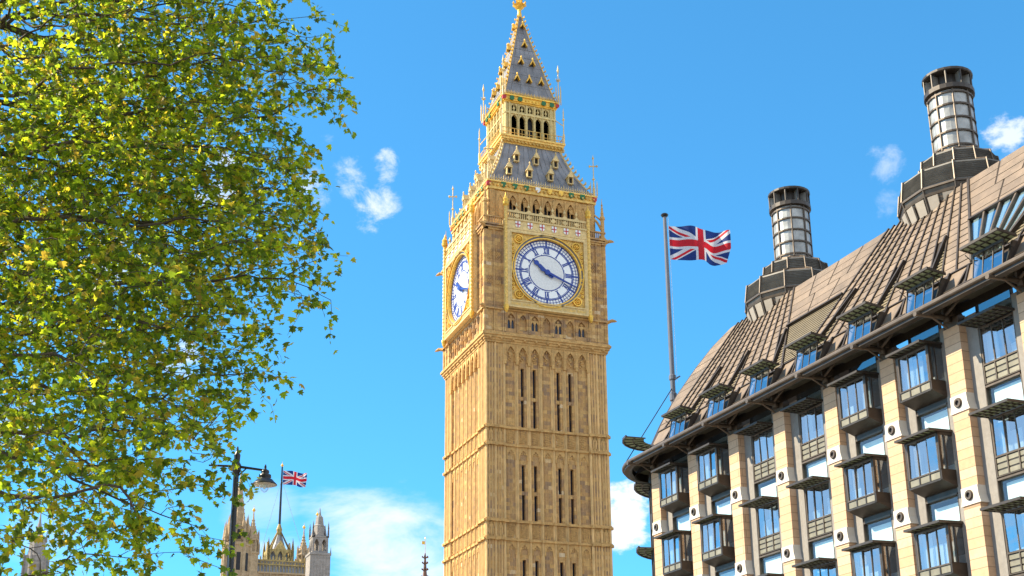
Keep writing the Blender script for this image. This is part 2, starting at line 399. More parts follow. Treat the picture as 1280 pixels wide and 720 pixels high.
# ------------------------------------------------------------------ clock tower
def TS(side):
    if side == 0: return lambda a, d, z: (a, -d, z)
    if side == 1: return lambda a, d, z: (-d, -a, z)
    if side == 2: return lambda a, d, z: (-a, d, z)
    return lambda a, d, z: (d, a, z)
SIDES = [TS(i) for i in range(4)]
ID = lambda a, d, z: (a, d, z)
def sq(m, d, z0, z1): m.bx(ID, -d, d, -d, d, z0, z1)
bb = thing('clock_tower', (0, 0, GROUND), 'tall golden stone clock tower with gilded clock faces and grey pointed spire', 'clock tower')
PANELS = [-3.6+1.2*i for i in range(7)]
LEVELS = [34.23, 25.54, 16.86, 8.18]          # upper string of each pair
mull = MB(); shaft = MB(); strings = MB(); carve = MB(); SC = {}; CV = {}; cor = MB(); cvt = [MB() for _ in range(4)]
SL = [(1, 2, 4, 5)]
slits = []
for si, T in enumerate(SIDES):
    # core face and panel infill
    shaft.bx(T, -5.42, 5.42, -5.0, 5.42, GROUND, 42.6)
    tops = [(34.42, 40.2), (25.76, 30.9), (17.08, 22.2), (8.4, 13.5), (1.5, 5.2)]
    for i, c in enumerate(PANELS):
        a0, a1 = c-0.6, c+0.6
        if i in (1, 2, 4, 5):
            shaft.bx(T, a0, c-0.16, 5.42, 5.85, GROUND, 42.4)
            shaft.bx(T, c+0.16, a1, 5.42, 5.85, GROUND, 42.4)
            zz = GROUND
            for lo, hi in reversed(tops):
                mid = lo+(hi-lo)*0.485
                shaft.bx(T, c-0.16, c+0.16, 5.42, 5.85, zz, lo)
                shaft.bx(T, c-0.16, c+0.16, 5.42, 5.78, mid-0.12, mid+0.22)
                if si in (0, 1): slits.append((T, c, lo, mid-0.12)); slits.append((T, c, mid+0.22, hi))
                zz = hi
            shaft.bx(T, c-0.16, c+0.16, 5.42, 5.85, zz, 42.4)
            for s in (-1, 1):
                shaft.vrib(T, c+s*0.27, 0.09, 0.02, 5.84, 5.90, GROUND, 40.9)
        else:
            shaft.bx(T, a0, a1, 5.42, 5.85, GROUND, 42.4)
            for s in (-0.33, 0, 0.33):
                shaft.vrib(T, c+s*.85, 0.11, 0.02, 5.84, 5.90, GROUND, 40.9)
    for i in range(8):                                # main mullions between the panels
        a = -4.2+1.2*i
        if 0 < i < 7:
            mull.vrib(T, a, 0.19, 0.07, 5.84, 5.99, GROUND, 40.8)
            mull.vrib(T, a, 0.06, 0.03, 5.985, 6.08, GROUND, 41.6)
    # corner buttress ribs
    for s in (-1, 1):
        for a, w in ((4.27, 0.10), (5.13, 0.09), (6.0, 0.09)):
            mull.vrib(T, s*a, w*1.4, w*.5, 5.99, 6.13, GROUND, 42.4)
        for a, w in ((4.55, 0.035), (4.85, 0.035), (5.42, 0.035), (5.72, 0.035)):
            mull.vrib(T, s*a, w*2.0, w*.8, 5.99, 6.07, GROUND, 42.4)
    # strings and the carved band between each pair
    for zt in LEVELS:
        strings = SC.setdefault(zt, MB()); carve = CV.setdefault(zt, MB())
        zb = zt-1.65
        for z in (zt, zb):
            strings.bx(T, -4.12, 4.12, 5.5, 6.10, z-0.06, z+0.10)
            strings.bx(T, -4.12, 4.12, 5.5, 6.00, z+0.10, z+0.20)
            for s in (-1, 1):
                strings.bx(T, s*5.15-1.0, s*5.15+1.0, 5.5, 6.27, z-0.05, z+0.12)
                strings.bx(T, s*5.15-0.96, s*5.15+0.96, 5.5, 6.18, z+0.12, z+0.24)
                for a in (4.27, 5.13, 5.98):
                    strings.bx(T, s*a-0.14, s*a+0.14, 6.0, 6.31, z-0.10, z+0.14)
            for i in range(1, 7):
                a = -4.2+1.2*i
                strings.bx(T, a-0.15, a+0.15, 5.9, 6.16, z-0.10, z+0.13)
        for c in PANELS:                              # carved diagonal leaf panels
            carve.bx(T, c-0.42, c+0.42, 5.70, 5.88, zb+0.28, zt-0.14)
            for k in range(7):
                t = zb+0.36+k*0.165
                x = 0.33-0.07*(k % 2)
                carve.prism(T, [(c-x, t), (c-x+0.09, t-0.05), (c+x, t+0.16), (c+x-0.09, t+0.21)], 5.86, 5.97)
        for s in (-1, 1):
            for a in (4.70, 5.57):
                for q in (-0.19, 0.19):
                    carve.arch(T, s*a+q-0.19, s*a+q+0.19, zb+0.25, zt-0.08, 5.98, 6.07, 0.12, zb+0.42, zt-0.62, zt-0.3, seg=4)
        # little traceried heads under the lower string
        for c in PANELS:
            carve.arch(T, c-0.47, c+0.47, zb-1.25, zb-0.06, 5.80, 5.95, 0.33, zb-1.25, zb-0.85, zb-0.35, seg=6)
            for q in (-0.17, 0.17):
                carve.ring(T, c+q, zb-0.62, 0.07, 0.14, 5.80, 5.94, 8)
    # corbelled arches under the cornice
    strings = cor; carve = cvt[si]
    for c in PANELS:
        carve.arch(T, c-0.6, c+0.6, 40.7, 42.45, 5.70, 6.12, 0.40, 40.7, 41.5, 42.2, seg=8)
        for q in (-0.27, 0, 0.27):
            carve.tube(T(c+q, 5.98, 42.02-abs(q)), T(c+q, 5.98, 41.80-abs(q)), 0.08, 0.02, 5)
        for k in range(4):
            carve.tube(T(c+R.uniform(-.22, .22), 5.85, 41.6-0.2*k), T(c+R.uniform(-.2, .2), 5.92, 41.45-0.2*k), 0.11, 0.05, 6)
    for i in range(8):
        a = -4.2+1.2*i
        carve.taper(T, a-0.13, a+0.13, 5.9, 6.2, 40.4, 42.4, 0.03)
    # cornice
    for z0, z1, d in ((42.42, 42.62, 6.18), (42.62, 42.84, 6.28), (42.84, 43.06, 6.40), (43.06, 43.28, 6.52), (43.28, 43.42, 6.42)):
        if si == 0: sq(strings, d, z0, z1)
    for k in range(11):
        a = -5.75+1.15*k
        strings.tube(T(a, 6.30, 42.75), T(a, 6.46, 42.79), 0.15, 0.10, 6)
# corner buttress bodies
for sx in (-1, 1):
    for sy in (-1, 1):
        shaft.bx(ID, min(sx*4.2, sx*6.0), max(sx*4.2, sx*6.0), min(sy*4.2, sy*6.0), max(sy*4.2, sy*6.0), GROUND, 42.4)
shaft.bx(ID, -6.6, 6.6, -6.6, 6.6, GROUND, GROUND+1.6)
mull.build('shaft_mullion', MT['stone_edge'], bb)
shaft.build('shaft', MT['stone'], bb)
for zt in LEVELS:
    SC[zt].build('string_course', MT['stone_plain'], bb); CV[zt].build('carved_band', MT['stone_plain'], bb)
cor.build('cornice', MT['stone_plain'], bb); [c_.build('corbel_arcade', MT['stone_plain'], bb) for c_ in cvt]
for T, c, z0, z1 in slits:
    m = MB(); m.bx(T, c-0.16, c+0.16, 5.42, 5.46, z0+0.002, z1-0.002)
    m.build('slit_window', MT['slit'], bb)

# arcade stage + clock stage
stg = MB(); cst = MB(); wins = []
for si, T in enumerate(SIDES):
    if si == 0: sq(stg, 6.0, 43.35, 54.3)
    for i, c in enumerate(PANELS):
        if i % 2 == 0:
            for q in (-0.19, 0.19):
                stg.arch(T, c+q-0.19, c+q+0.19, 43.9, 44.98, 6.0, 6.14, 0.135, 43.95, 44.5, 44.85, seg=6)
                if si in (0, 1): wins.append((T, c+q))
            stg.arch(T, c-0.55, c+0.55, 43.5, 45.62, 6.0, 6.24, 0.38, 43.9, 44.95, 45.45, seg=8)
            stg.tube(T(c, 6.02, 45.12), T(c, 6.16, 45.12), 0.13, 0.13, 8)
        else:
            stg.arch(T, c-0.55, c+0.55, 43.5, 45.62, 6.0, 6.24, 0.36, 43.75, 44.9, 45.4, seg=8)
            for q in (-0.2, 0, 0.2):
                stg.tube(T(c+q, 6.14, 45.28-abs(q)), T(c+q, 6.14, 45.0-abs(q)*.8), 0.07, 0.02, 5)
        stg.bx(T, c-0.60, c-0.55, 6.0, 6.2, 43.5, 45.62)
        stg.bx(T, c+0.55, c+0.60, 6.0, 6.2, 43.5, 45.62)
    for i in range(8):
        a = -4.2+1.2*i
        stg.tube(T(a, 6.27, 43.5), T(a, 6.27, 45.55), 0.10, 0.07, 6)
        stg.tube(T(a, 6.30, 44.3), T(a, 6.30, 44.75), 0.13, 0.04, 6)
    for s in (-1, 1):
        stg.bx(T, s*5.3-1.0, s*5.3+1.0, 6.0, 6.18, 43.42, 54.0)
        for a, w in ((4.40, .08), (5.30, .07), (6.22, .07)):
            stg.bx(T, s*a-w, s*a+w, 6.1, 6.33, 43.42, 53.9)
        for a in (4.85, 5.76):
            for z0 in (43.6, 46.1):
                top = 45.4 if z0 < 44 else 47.4
                stg.arch(T, s*a-0.36, s*a+0.36, z0, top, 6.15, 6.25, 0.24, z0+.1, top-.55, top-.15, seg=5)
            for zc in (48.6, 51.2):                     # square lattice panels
                stg.bx(T, s*a-0.37, s*a+0.37, 6.15, 6.19, zc-0.55, zc+0.55)
                for k in range(-3, 4):
                    for sg in (-1, 1):
                        p0 = max(-0.33, -0.33+0.22*k); p1 = min(0.33, 0.33+0.22*k)
                        if p1 > p0:
                            stg.prism(T, [(s*a+p0, zc+sg*(p0-0.22*k)*1.5-.03), (s*a+p0, zc+sg*(p0-0.22*k)*1.5+.03),
                                          (s*a+p1, zc+sg*(p1-0.22*k)*1.5+.03), (s*a+p1, zc+sg*(p1-0.22*k)*1.5-.03)], 6.18, 6.27+0.001*k+0.003*sg)
            for (z0, z1) in ((46.1, 47.9), (49.3, 50.5), (51.9, 53.6)):
                stg.bx(T, s*a-0.03, s*a+0.03, 6.15, 6.24, z0, z1)
        for z, d in ((45.62, 6.46), (53.75, 6.36), (53.95, 6.46), (54.2, 6.56)):
            stg.bx(T, s*5.42-1.02, s*5.42+min(1.02, d-5.42), 5.9, d, z, z+0.17)
    cst.bx(T, -4.4, 4.4, 5.9, 6.42, 45.62, 45.78)
    # pierced parapet over the corner turrets
    for s in (-1, 1):
        for k in range(8):
            a = 4.6+0.22*k
            stg.bx(T, s*a-0.05, s*a+0.05, 6.2, 6.32, 54.37, 55.05)
        stg.bx(T, s*5.4-0.95, s*5.4+0.95, 6.18, 6.38, 55.05, 55.2)
for T, c in wins:
    m = MB(); m.bx(T, c-0.135, c+0.135, 6.005, 6.035, 43.95, 44.85); m.build('lancet_window', MT['slit'], bb)
for sx in (-1, 1):
    for sy in (-1, 1):
        x, y = sx*5.32, sy*5.32
        stg.bx(ID, min(sx*4.4, sx*6.22), max(sx*4.4, sx*6.22), min(sy*4.4, sy*6.22), max(sy*4.4, sy*6.22), 43.4, 54.2)
stg.build('clock_stage', MT['stone'], bb)
cst.build('stage_ledge', MT['stone_plain'], bb)
# corner pinnacles with a flying buttress, and gargoyles
for sx in (-1, 1):
    for sy in (-1, 1):
        m = MB(); c = (sx*6.15, sy*6.15, 0)
        m.lathe(c, [(0.30, 54.3), (0.30, 54.6), (0.2, 54.7), (0.2, 56.6), (0.29, 56.65), (0.27, 56.85), (0.17, 57.0), (0.03, 58.6), (0.02, 58.9)], 8)
        for z in (57.3, 57.8, 58.2):
            for k in range(4):
                a = k*pi/2
                m.lathe((c[0]+cos(a)*(0.13-(z-57.3)*.08), c[1]+sin(a)*(0.13-(z-57.3)*.08), z), [(0.02, -.05), (0.07, 0), (0.02, .07)], 5)
        p0 = Vector((sx*6.05, sy*6.05, 55.6)); p1 = Vector((sx*5.4, sy*5.4, 57.2))
        for k in range(6):
            t0, t1 = k/6, (k+1)/6
            g = lambda t: p0.lerp(p1, t)+Vector((0, 0, 0.25*sin(pi*t)-0.2*t))
            m.tube(g(t0), g(t1), 0.13, 0.13, 6)
        m.tube((sx*6.1, sy*6.1, 56.5), (sx*5.4, sy*5.4, 57.6), 0.09, 0.09, 6)
        m.build('pinnacle', MT['stone_plain'], bb)
        for z in (45.7, 54.05):
            g = MB()
            d = Vector((sx, sy, 0)).normalized()
            b0 = Vector((sx*6.25, sy*6.25, z))
            g.tube(b0, b0+d*0.55+Vector((0, 0, 0.12)), 0.20, 0.15, 7)
            g.tube(b0+d*0.5+Vector((0, 0, .12)), b0+d*0.85+Vector((0, 0, .02)), 0.19, 0.12, 7)
            g.tube(b0+d*0.85+Vector((0, 0, .02)), b0+d*1.0+Vector((0, 0, -.05)), 0.10, 0.05, 6)
            g.build('gargoyle', MT['stone_plain'], bb)

# ---- clock faces on the north and east sides (all four are alike)
DZ, DR = 49.95, 3.36
def text_pts(txt, size):
    cu = bpy.data.curves.new('lettering', 'FONT'); cu.body = txt; cu.size = size; cu.align_x = 'CENTER'; cu.resolution_u = 2
    ob = bpy.data.objects.new('lettering', cu); COL.objects.link(ob)
    dg = bpy.context.evaluated_depsgraph_get(); me = ob.evaluated_get(dg).to_mesh()
    v = [tuple(p.co) for p in me.vertices]; f = [tuple(p.vertices) for p in me.polygons]
    bpy.data.objects.remove(ob); bpy.data.curves.remove(cu)
    return v, f
LETTER = text_pts('DOMINE  SALVAM  FAC  REGINAM  NOSTRAM  VICTORIAM  PRIMAM', 0.36)
wl_ = max(p[0] for p in LETTER[0])-min(p[0] for p in LETTER[0])
NUM = ['XII', 'I', 'II', 'III', 'IV', 'V', 'VI', 'VII', 'VIII', 'IX', 'X', 'XI']
def clock_face(T, label):
    root = bpy.data.objects.new('clock_face', None); COL.objects.link(root); root.parent = bb
    root.location = Vector(T(0, 6.2, DZ))-bb.location
    root['label'] = label
    d0 = 6.18
    fr = MB()                                    # gilded stone surround
    fr.bx(T, -4.35, -3.86, d0, 6.86, 45.95, 53.85); fr.bx(T, 3.86, 4.35, d0, 6.86, 45.95, 53.85)
    fr.bx(T, -3.86, 3.86, d0, 6.86, 53.62, 53.85)
    fr.bx(T, -4.45, 4.45, d0, 6.93, 45.85, 45.95)
    fr.bx(T, -3.86, 3.86, d0, 6.82, 45.95, 46.5)
    fr.bx(T, -4.4, 4.4, d0, 6.80, 53.85, 54.88)
    for z in (53.86, 54.8): fr.bx(T, -4.3, 4.3, d0, 6.9, z, z+0.09)
    for a0, a1, z0, z1 in ((-3.86, -3.74, 46.5, 53.62), (3.74, 3.86, 46.5, 53.62), (-3.74, 3.74, 53.5, 53.62), (-3.74, 3.74, 46.5, 46.62)):
        fr.bx(T, a0, a1, d0, 6.90, z0, z1)
    # balustrade with six gablets
    fr.bx(T, -4.2, 4.2, d0+.3, 6.85, 54.88, 55.0)
    fr.bx(T, -4.2, 4.2, d0+.45, 6.80, 55.62, 55.85)
    for k in range(43):
        a = -4.1+8.2*k/42
        fr.bx(T, a-0.035, a+0.035, 6.6, 6.74, 55.0, 55.62)
    for k in range(6):
        a = -3.0+1.25*k-0.125
        fr.prism(T, [(a-0.62, 55.62), (a+0.62, 55.62), (a+0.34, 55.80), (a, 56.12), (a-0.34, 55.80)], 6.58, 6.78)
        fr.lathe(T(a, 6.68, 56.05), [(0.05, 0), (0.05, 0.2), (0.14, 0.3), (0.14, 0.42), (0.05, 0.6), (0.02, 0.75)], 6)
        fr.prism(T, [(a-0.3, 55.31), (a, 55.05), (a+0.3, 55.31), (a, 55.57)], 6.6, 6.80)
    fr.build('surround', MT['cream'], root)
    gd = MB()
    for s in (-1, 1):                            # twisted columns with gold crowns
        c = Vector(T(s*4.3, 6.86, 0))
        prof = []
        for k in range(54):
            prof.append((0.145+0.035*(k % 2), 45.75+k*0.196))
        tw_ = MB(); tw_.lathe(c, prof, 8); tw_.build('twisted_column', MT['gilt_stone'], root)
        gd.lathe(c, [(0.05, 45.2), (0.17, 45.4), (0.26, 45.75), (0.24, 45.95), (0.16, 46.0)], 8)
        gd.lathe(c, [(0.16, 56.1), (0.30, 56.3), (0.33, 56.55), (0.24, 56.62), (0.30, 56.85), (0.17, 57.05), (0.05, 57.3), (0.03, 57.55)], 8)
    v, f = LETTER
    sc = 7.5/wl_
    gd.add([T(p[0]*sc, 6.835, 46.1+p[1]*1.0) for p in v], f)
    # carved gold spandrels: roundels, scrolls
    for sx in (-1, 1):
        for sz in (-1, 1):
            ca, cz = sx*2.98, DZ+0.13+sz*2.85
            gd.ring(T, ca, cz, 0.34, 0.45, 6.66, 6.84, 20)
            for k in range(8):
                t = k*pi/4
                gd.tube(T(ca+0.2*sin(t), 6.70, cz+0.2*cos(t)), T(ca+0.2*sin(t), 6.86, cz+0.2*cos(t)), 0.12, 0.06, 6)
            gd.tube(T(ca, 6.7, cz), T(ca, 6.92, cz), 0.16, 0.08, 8)
            for k in range(7):
                t = 0.10+k*0.09
                for fl in (0, 1):
                    x, z = (3.62-0.0, 2.75-k*0.42) if fl == 0 else (2.75-k*0.42, 3.62)
                    if k > 4: continue
                    gd.ring(T, sx*(x-0.08), DZ+.13+sz*(z-0.5 if fl == 0 else z-0.05), 0.06, 0.14, 6.66, 6.80, 9)
    gd.ring(T, 0, DZ, DR+0.26, DR+0.36, 6.6, 6.90, 72)
    gd.ring(T, 0, DZ, DR, DR+0.10, 6.3, 6.80, 72)
    gd.build('gilding', MT['gold'], root)
    sp = MB()                                    # spandrel sheet with the round opening
    n = 72; r0 = DR+0.02
    for i in range(n):
        t0, t1 = 2*pi*i/n, 2*pi*(i+1)/n
        def edge(t):
            x, z = sin(t), cos(t); k = 3.75/max(abs(x), abs(z))
            return (x*k, DZ+0.11*(1)+z*k)
        sp.prism(T, [(r0*sin(t0), DZ+r0*cos(t0)), edge(t0), edge(t1), (r0*sin(t1), DZ+r0*cos(t1))], 6.2, 6.68)
    sp.build('spandrel', MT['gilt_stone'], root)
    rg = MB(); rg.ring(T, 0, DZ, DR+0.10, DR+0.26, 6.6, 6.76, 72); rg.build('dial_moulding', MT['lead_rib'], root)
    dl = MB()
    dl.prism(T, [(DR*sin(2*pi*i/72), DZ+DR*cos(2*pi*i/72)) for i in range(72)], 6.2, 6.40)
    dl.cur = 1
    dl.prism(T, [(1.80*sin(2*pi*i/60), DZ+1.80*cos(2*pi*i/60)) for i in range(60)], 6.40, 6.408)
    dl.build('dial', [MT['opal'], MT['opal_c']], root)
    fw_ = MB()                                   # blue iron tracery
    for a, b in ((DR-0.10, DR), (3.03, 3.08), (2.69, 2.80), (2.60, 2.65), (1.77, 1.86)):
        fw_.ring(T, 0, DZ, a, b, 6.40, 6.425, 72)
    def bar(t, r0, r1, w0, w1=None, d=6.422, off0=0, off1=0):
        w1 = w0 if w1 is None else w1
        x, z = sin(t), cos(t); px_, pz = cos(t), -sin(t)
        P = lambda r, o: (r*x+o*px_, DZ+r*z+o*pz)
        fw_.prism(T, [P(r0, off0-w0), P(r0, off0+w0), P(r1, off1+w1), P(r1, off1-w1)], 6.40, d)
    for k in range(60):
        bar(2*pi*k/60, 2.74, DR-0.03, 0.024)
    for h in range(12):
        t = 2*pi*h/12
        bar(t, 2.66, DR+0.02, 0.078, d=6.428)
        s = NUM[h]; wd = {'I': 0.15, 'V': 0.30, 'X': 0.32}; tot = sum(wd[c] for c in s)
        x = -tot/2
        for c in s:
            w = wd[c]; m = x+w/2
            if c == 'I': bar(t, 1.95, 2.62, 0.055, off0=m, off1=m)
            elif c == 'V':
                bar(t, 1.95, 2.62, 0.055, off0=m, off1=m-0.10); bar(t, 1.95, 2.62, 0.036, d=6.4235, off0=m, off1=m+0.10)
            else:
                bar(t, 1.95, 2.62, 0.055, off0=m+0.10, off1=m-0.10); bar(t, 1.95, 2.62, 0.036, d=6.4235, off0=m-0.10, off1=m+0.10)
            x += w
        for r in (1.97, 2.60):
            bar(t, r-0.025, r+0.025, tot/2+0.03, d=6.4245)
        bar(t+pi/12, 1.85, 1.93, 0.02)
    fw_.build('dial_ironwork', MT['blue_iron'], root)
    def hand(name, t, prof, tail, d):
        m = MB(); x, z = sin(t), cos(t); px_, pz = cos(t), -sin(t)
        P = lambda r, o: (r*x+o*px_, DZ+r*z+o*pz)
        allp = tail+prof
        for (r0, w0), (r1, w1) in zip(allp, allp[1:]):
            m.prism(T, [P(r0, -w0), P(r0, w0), P(r1, w1), P(r1, -w1)], d, d+0.06)
        m.prism(T, [(0.26*sin(2*pi*i/20), DZ+0.26*cos(2*pi*i/20)) for i in range(20)], d-0.02, d+0.09)
        m.build(name, MT['blue_iron'], root)
    hand('hour_hand', 2*pi*(10+18.5/60)/12, [(0, .16), (0.6, .17), (0.95, .20), (1.15, .13), (1.35, .25), (1.55, .21), (1.62, .10), (1.95, .02)], [(-0.75, .10), (-0.45, .17)], 6.52)
    hand('minute_hand', 2*pi*18.6/60, [(0, .13), (1.2, .10), (3.15, .055), (3.2, .01)], [(-0.75, .12), (-0.6, .15), (-0.3, .10)], 6.62)
    for k in range(6):
        a = -3.0+1.25*k-0.06
        m = MB()
        m.cur = 0; m.prism(T, [(a-0.25, 54.72), (a+0.25, 54.72), (a+0.25, 54.3), (a+0.17, 54.14), (a, 54.05), (a-0.17, 54.14), (a-0.25, 54.3)], 6.80, 6.87)
        m.cur = 1
        m.bx(T, a-0.055, a+0.055, 6.8, 6.877, 54.08, 54.72); m.bx(T, a-0.25, a+0.25, 6.8, 6.876, 54.36, 54.47)
        m.build('shield', [MT['white'], MT['red']], root)
clock_face(SIDES[0], 'shaded clock face with blue iron hands, seen almost square on')
clock_face(SIDES[1], 'sunlit clock face seen at a steep angle')
for T in SIDES[2:]:
    m = MB(); m.bx(T, -4.35, 4.35, 6.2, 6.86, 45.8, 54.9); m.build('rear_clock_surround', MT['cream'], bb)

# ---- belfry
bf = MB(); bo = MB()
for si, T in enumerate(SIDES):
    bo.bx(T, -4.9, 4.9, 2.0, 5.0, 54.3, 58.5)
    for k in range(6):
        c = -3.05+1.22*k
        bf.arch(T, c-0.61, c+0.61, 54.3, 58.4, 5.05, 5.55, 0.40, 54.6, 57.25, 58.1, seg=8)
        bf.arch(T, c-0.40, c+0.40, 57.1, 57.9, 5.2, 5.38, 0.15, 57.1, 57.25, 57.65, c=c-0.18, seg=4)
        bf.ring(T, c, 57.72, 0.10, 0.17, 5.2, 5.45, 8)
        bf.tube(T(c, 5.36, 54.6), T(c, 5.36, 57.2), 0.05, 0.05, 5)
    for k in range(7):
        a = -3.66+1.22*k
        bf.tube(T(a, 5.6, 54.3), T(a, 5.6, 58.3), 0.13, 0.10, 6)
    for s in (-1, 1):
        bf.bx(T, s*4.65-0.98, s*4.65+0.98, 5.0, 5.5, 54.3, 58.4)
        bf.arch(T, s*4.35-0.5, s*4.35+0.5, 54.5, 58.3, 5.48, 5.58, 0.3, 55.2, 57.2, 57.9, seg=6)
        for a in (3.8, 4.95, 5.55):
            bf.tube(T(s*a, 5.55, 54.3), T(s*a, 5.55, 58.35), 0.10, 0.09, 6)
bf.build('belfry', MT['stone_plain'], bb); bo.build('belfry_chamber', MT['dark'], bb)
gc = MB()
sq(gc, 5.72, 58.42, 58.62); sq(gc, 5.66, 58.62, 59.18); sq(gc, 5.80, 59.18, 59.34)
for T in SIDES:
    for k in range(28):
        a = -5.5+11*k/27
        gc.tube(T(a, 5.6, 58.9+.1*(k % 2)), T(a, 5.85, 58.85), 0.17, 0.09, 6)
gc.build('belfry_cornice', MT['gilt_stone'], bb)
def shield(T, a, d, z, sz, mat, parent, name='shield'):
    m = MB(); m.prism(T, [(a-sz, z+sz), (a+sz, z+sz), (a+sz, z-sz*.4), (a, z-sz*1.3), (a-sz, z-sz*.4)], d, d+0.07)
    return m.build(name, mat, parent)
for T in SIDES[:2]:
    for a, mt in ((-4.1, 'green'), (-2.9, 'green'), (-1.7, 'green'), (-0.5, 'white'), (0.75, 'gold'), (1.95, 'gold'), (3.05, 'green'), (4.25, 'green')):
        shield(T, a, 5.75, 58.98, 0.25, MT[mt], bb)
    for a in (-5.6, 5.6): shield(T, a, 5.75, 58.9, 0.2, MT['red'], bb)
# ---- lower roof
rf = MB()
def hw_low(z):
    t = (z-59.34)/(65.1-59.34)
    return 5.55+(3.1-5.55)*t-0.22*sin(pi*t)
zs_ = [59.34+(65.1-59.34)*i/8 for i in range(9)]
for T in SIDES:
    for z0, z1 in zip(zs_, zs_[1:]):
        w0, w1 = hw_low(z0), hw_low(z1)
        rf.poly([T(-w0, w0, z0), T(w0, w0, z0), T(w1, w1, z1), T(-w1, w1, z1)])
        for k in range(-6, 7):                      # rolled lead joints
            f = k/6.5
            p, q = Vector(T(f*w0, w0, z0)), Vector(T(f*w1, w1, z1))
            rf.tube(p, q, 0.05, 0.05, 5, False)
ob = rf.build('lower_roof', MT['lead'], bb, recalc=False)
low_roof = ob
def dormer(T, a, z, d, s, parent, gabled=True):
    m = MB()
    w, h = 0.30*s, 0.85*s
    m.cur = 0
    m.bx(T, a-w, a-w+.09*s, d-0.7*s, d+0.42*s, z, z+h); m.bx(T, a+w-.09*s, a+w, d-0.7*s, d+0.42*s, z, z+h)
    m.bx(T, a-w+.09*s, a+w-.09*s, d-.7*s, d+0.40*s, z, z+.10*s)
    m.prism(T, [(a-w*1.35, z+h), (a+w*1.35, z+h), (a, z+h+0.72*s)], d-1.2*s, d+0.5*s)
    m.lathe(T(a, d+0.42*s, z+h+0.62*s), [(0.05*s, 0), (0.12*s, .1*s), (0.05*s, .2*s), (0.12*s, .3*s), (0.02, .5*s)], 6)
    for q in (-1, 1):
        for k in (0.25, 0.6):
            m.lathe(T(a+q*w*1.3*(1-k), d+.5*s, z+h+.72*s*k), [(0.02, -.05), (.07*s, .03), (0.02, .12)], 5)
    m.cur = 1
    m.bx(T, a-w+.09*s, a+w-.09*s, d-0.6*s, d+0.15*s, z+.10*s, z+h)
    return m.build('dormer', [MT['cream'], MT['dark']], parent)
for T in SIDES[:2]:
    for a in (-3.25, -1.1, 1.15, 3.3): dormer(T, a, 60.55, hw_low(60.7), 0.88, low_roof)
    for a in (-2.1, 0, 2.1): dormer(T, a, 62.6, hw_low(62.75), 0.88, low_roof)
tr = MB()                                             # gilded cresting and hip crockets
for T in SIDES:
    for k in range(46):
        a = -5.5+11*k/45
        tr.prism(T, [(a-0.035, 59.34), (a+0.035, 59.34), (a+0.035, 59.72), (a, 59.86 if k % 2 else 60.02), (a-0.035, 59.72)], 5.60, 5.66)
    tr.bx(T, -5.6, 5.6, 5.60, 5.66, 59.56, 59.61)
    for k in range(10):
        z = 60.3+k*0.52; w = hw_low(z)
        c = Vector(T(-w, w, z)); o = (c-Vector((0, 0, z))).normalized()
        tr.tube(c, c+o*0.34+Vector((0, 0, .10)), 0.07, 0.13, 5)
        tr.tube(c+o*0.3+Vector((0, 0, .1)), c+o*0.36+Vector((0, 0, .36)), 0.12, 0.03, 5)
        z2 = min(z+0.53, 65.1); w2 = hw_low(z2)
        tr.tube(c, T(-w2, w2, z2), 0.09, 0.09, 5)
tr.build('roof_cresting', MT['cream'], bb)
for sx in (-1, 1):
    for sy in (-1, 1):
        m = MB(); c = (sx*5.6, sy*5.6, 0)
        m.lathe(c, [(0.16, 59.2), (0.16, 60.2), (0.10, 60.3), (0.05, 61.2), (0.05, 63.7), (0.02, 63.95)], 8)
        m.lathe(c, [(0.05, 61.1), (0.17, 61.25), (0.05, 61.4)], 8)
        m.lathe(c, [(0.05, 63.45), (0.12, 63.6), (0.05, 63.75)], 8)
        d = Vector((cos(HEAD), -sin(HEAD), 0))
        for s in (-1, 1):
            m.tube(Vector((c[0], c[1], 62.7)), Vector((c[0], c[1], 62.7))+d*s*0.40, 0.07, 0.05, 6)
            m.lathe(Vector((c[0], c[1], 62.7))+d*s*0.36, [(0.03, -.15), (0.13, 0), (0.03, .15)], 6)
        for q in range(4):
            x, y = c[0]+0.45*cos(q*pi/2+.4), c[1]+0.45*sin(q*pi/2+.4)
            m.lathe((x, y, 0), [(0.05, 59.3), (0.05, 60.6), (0.01, 60.9)], 6)
        m.build('corner_finial', MT['cream'], bb)
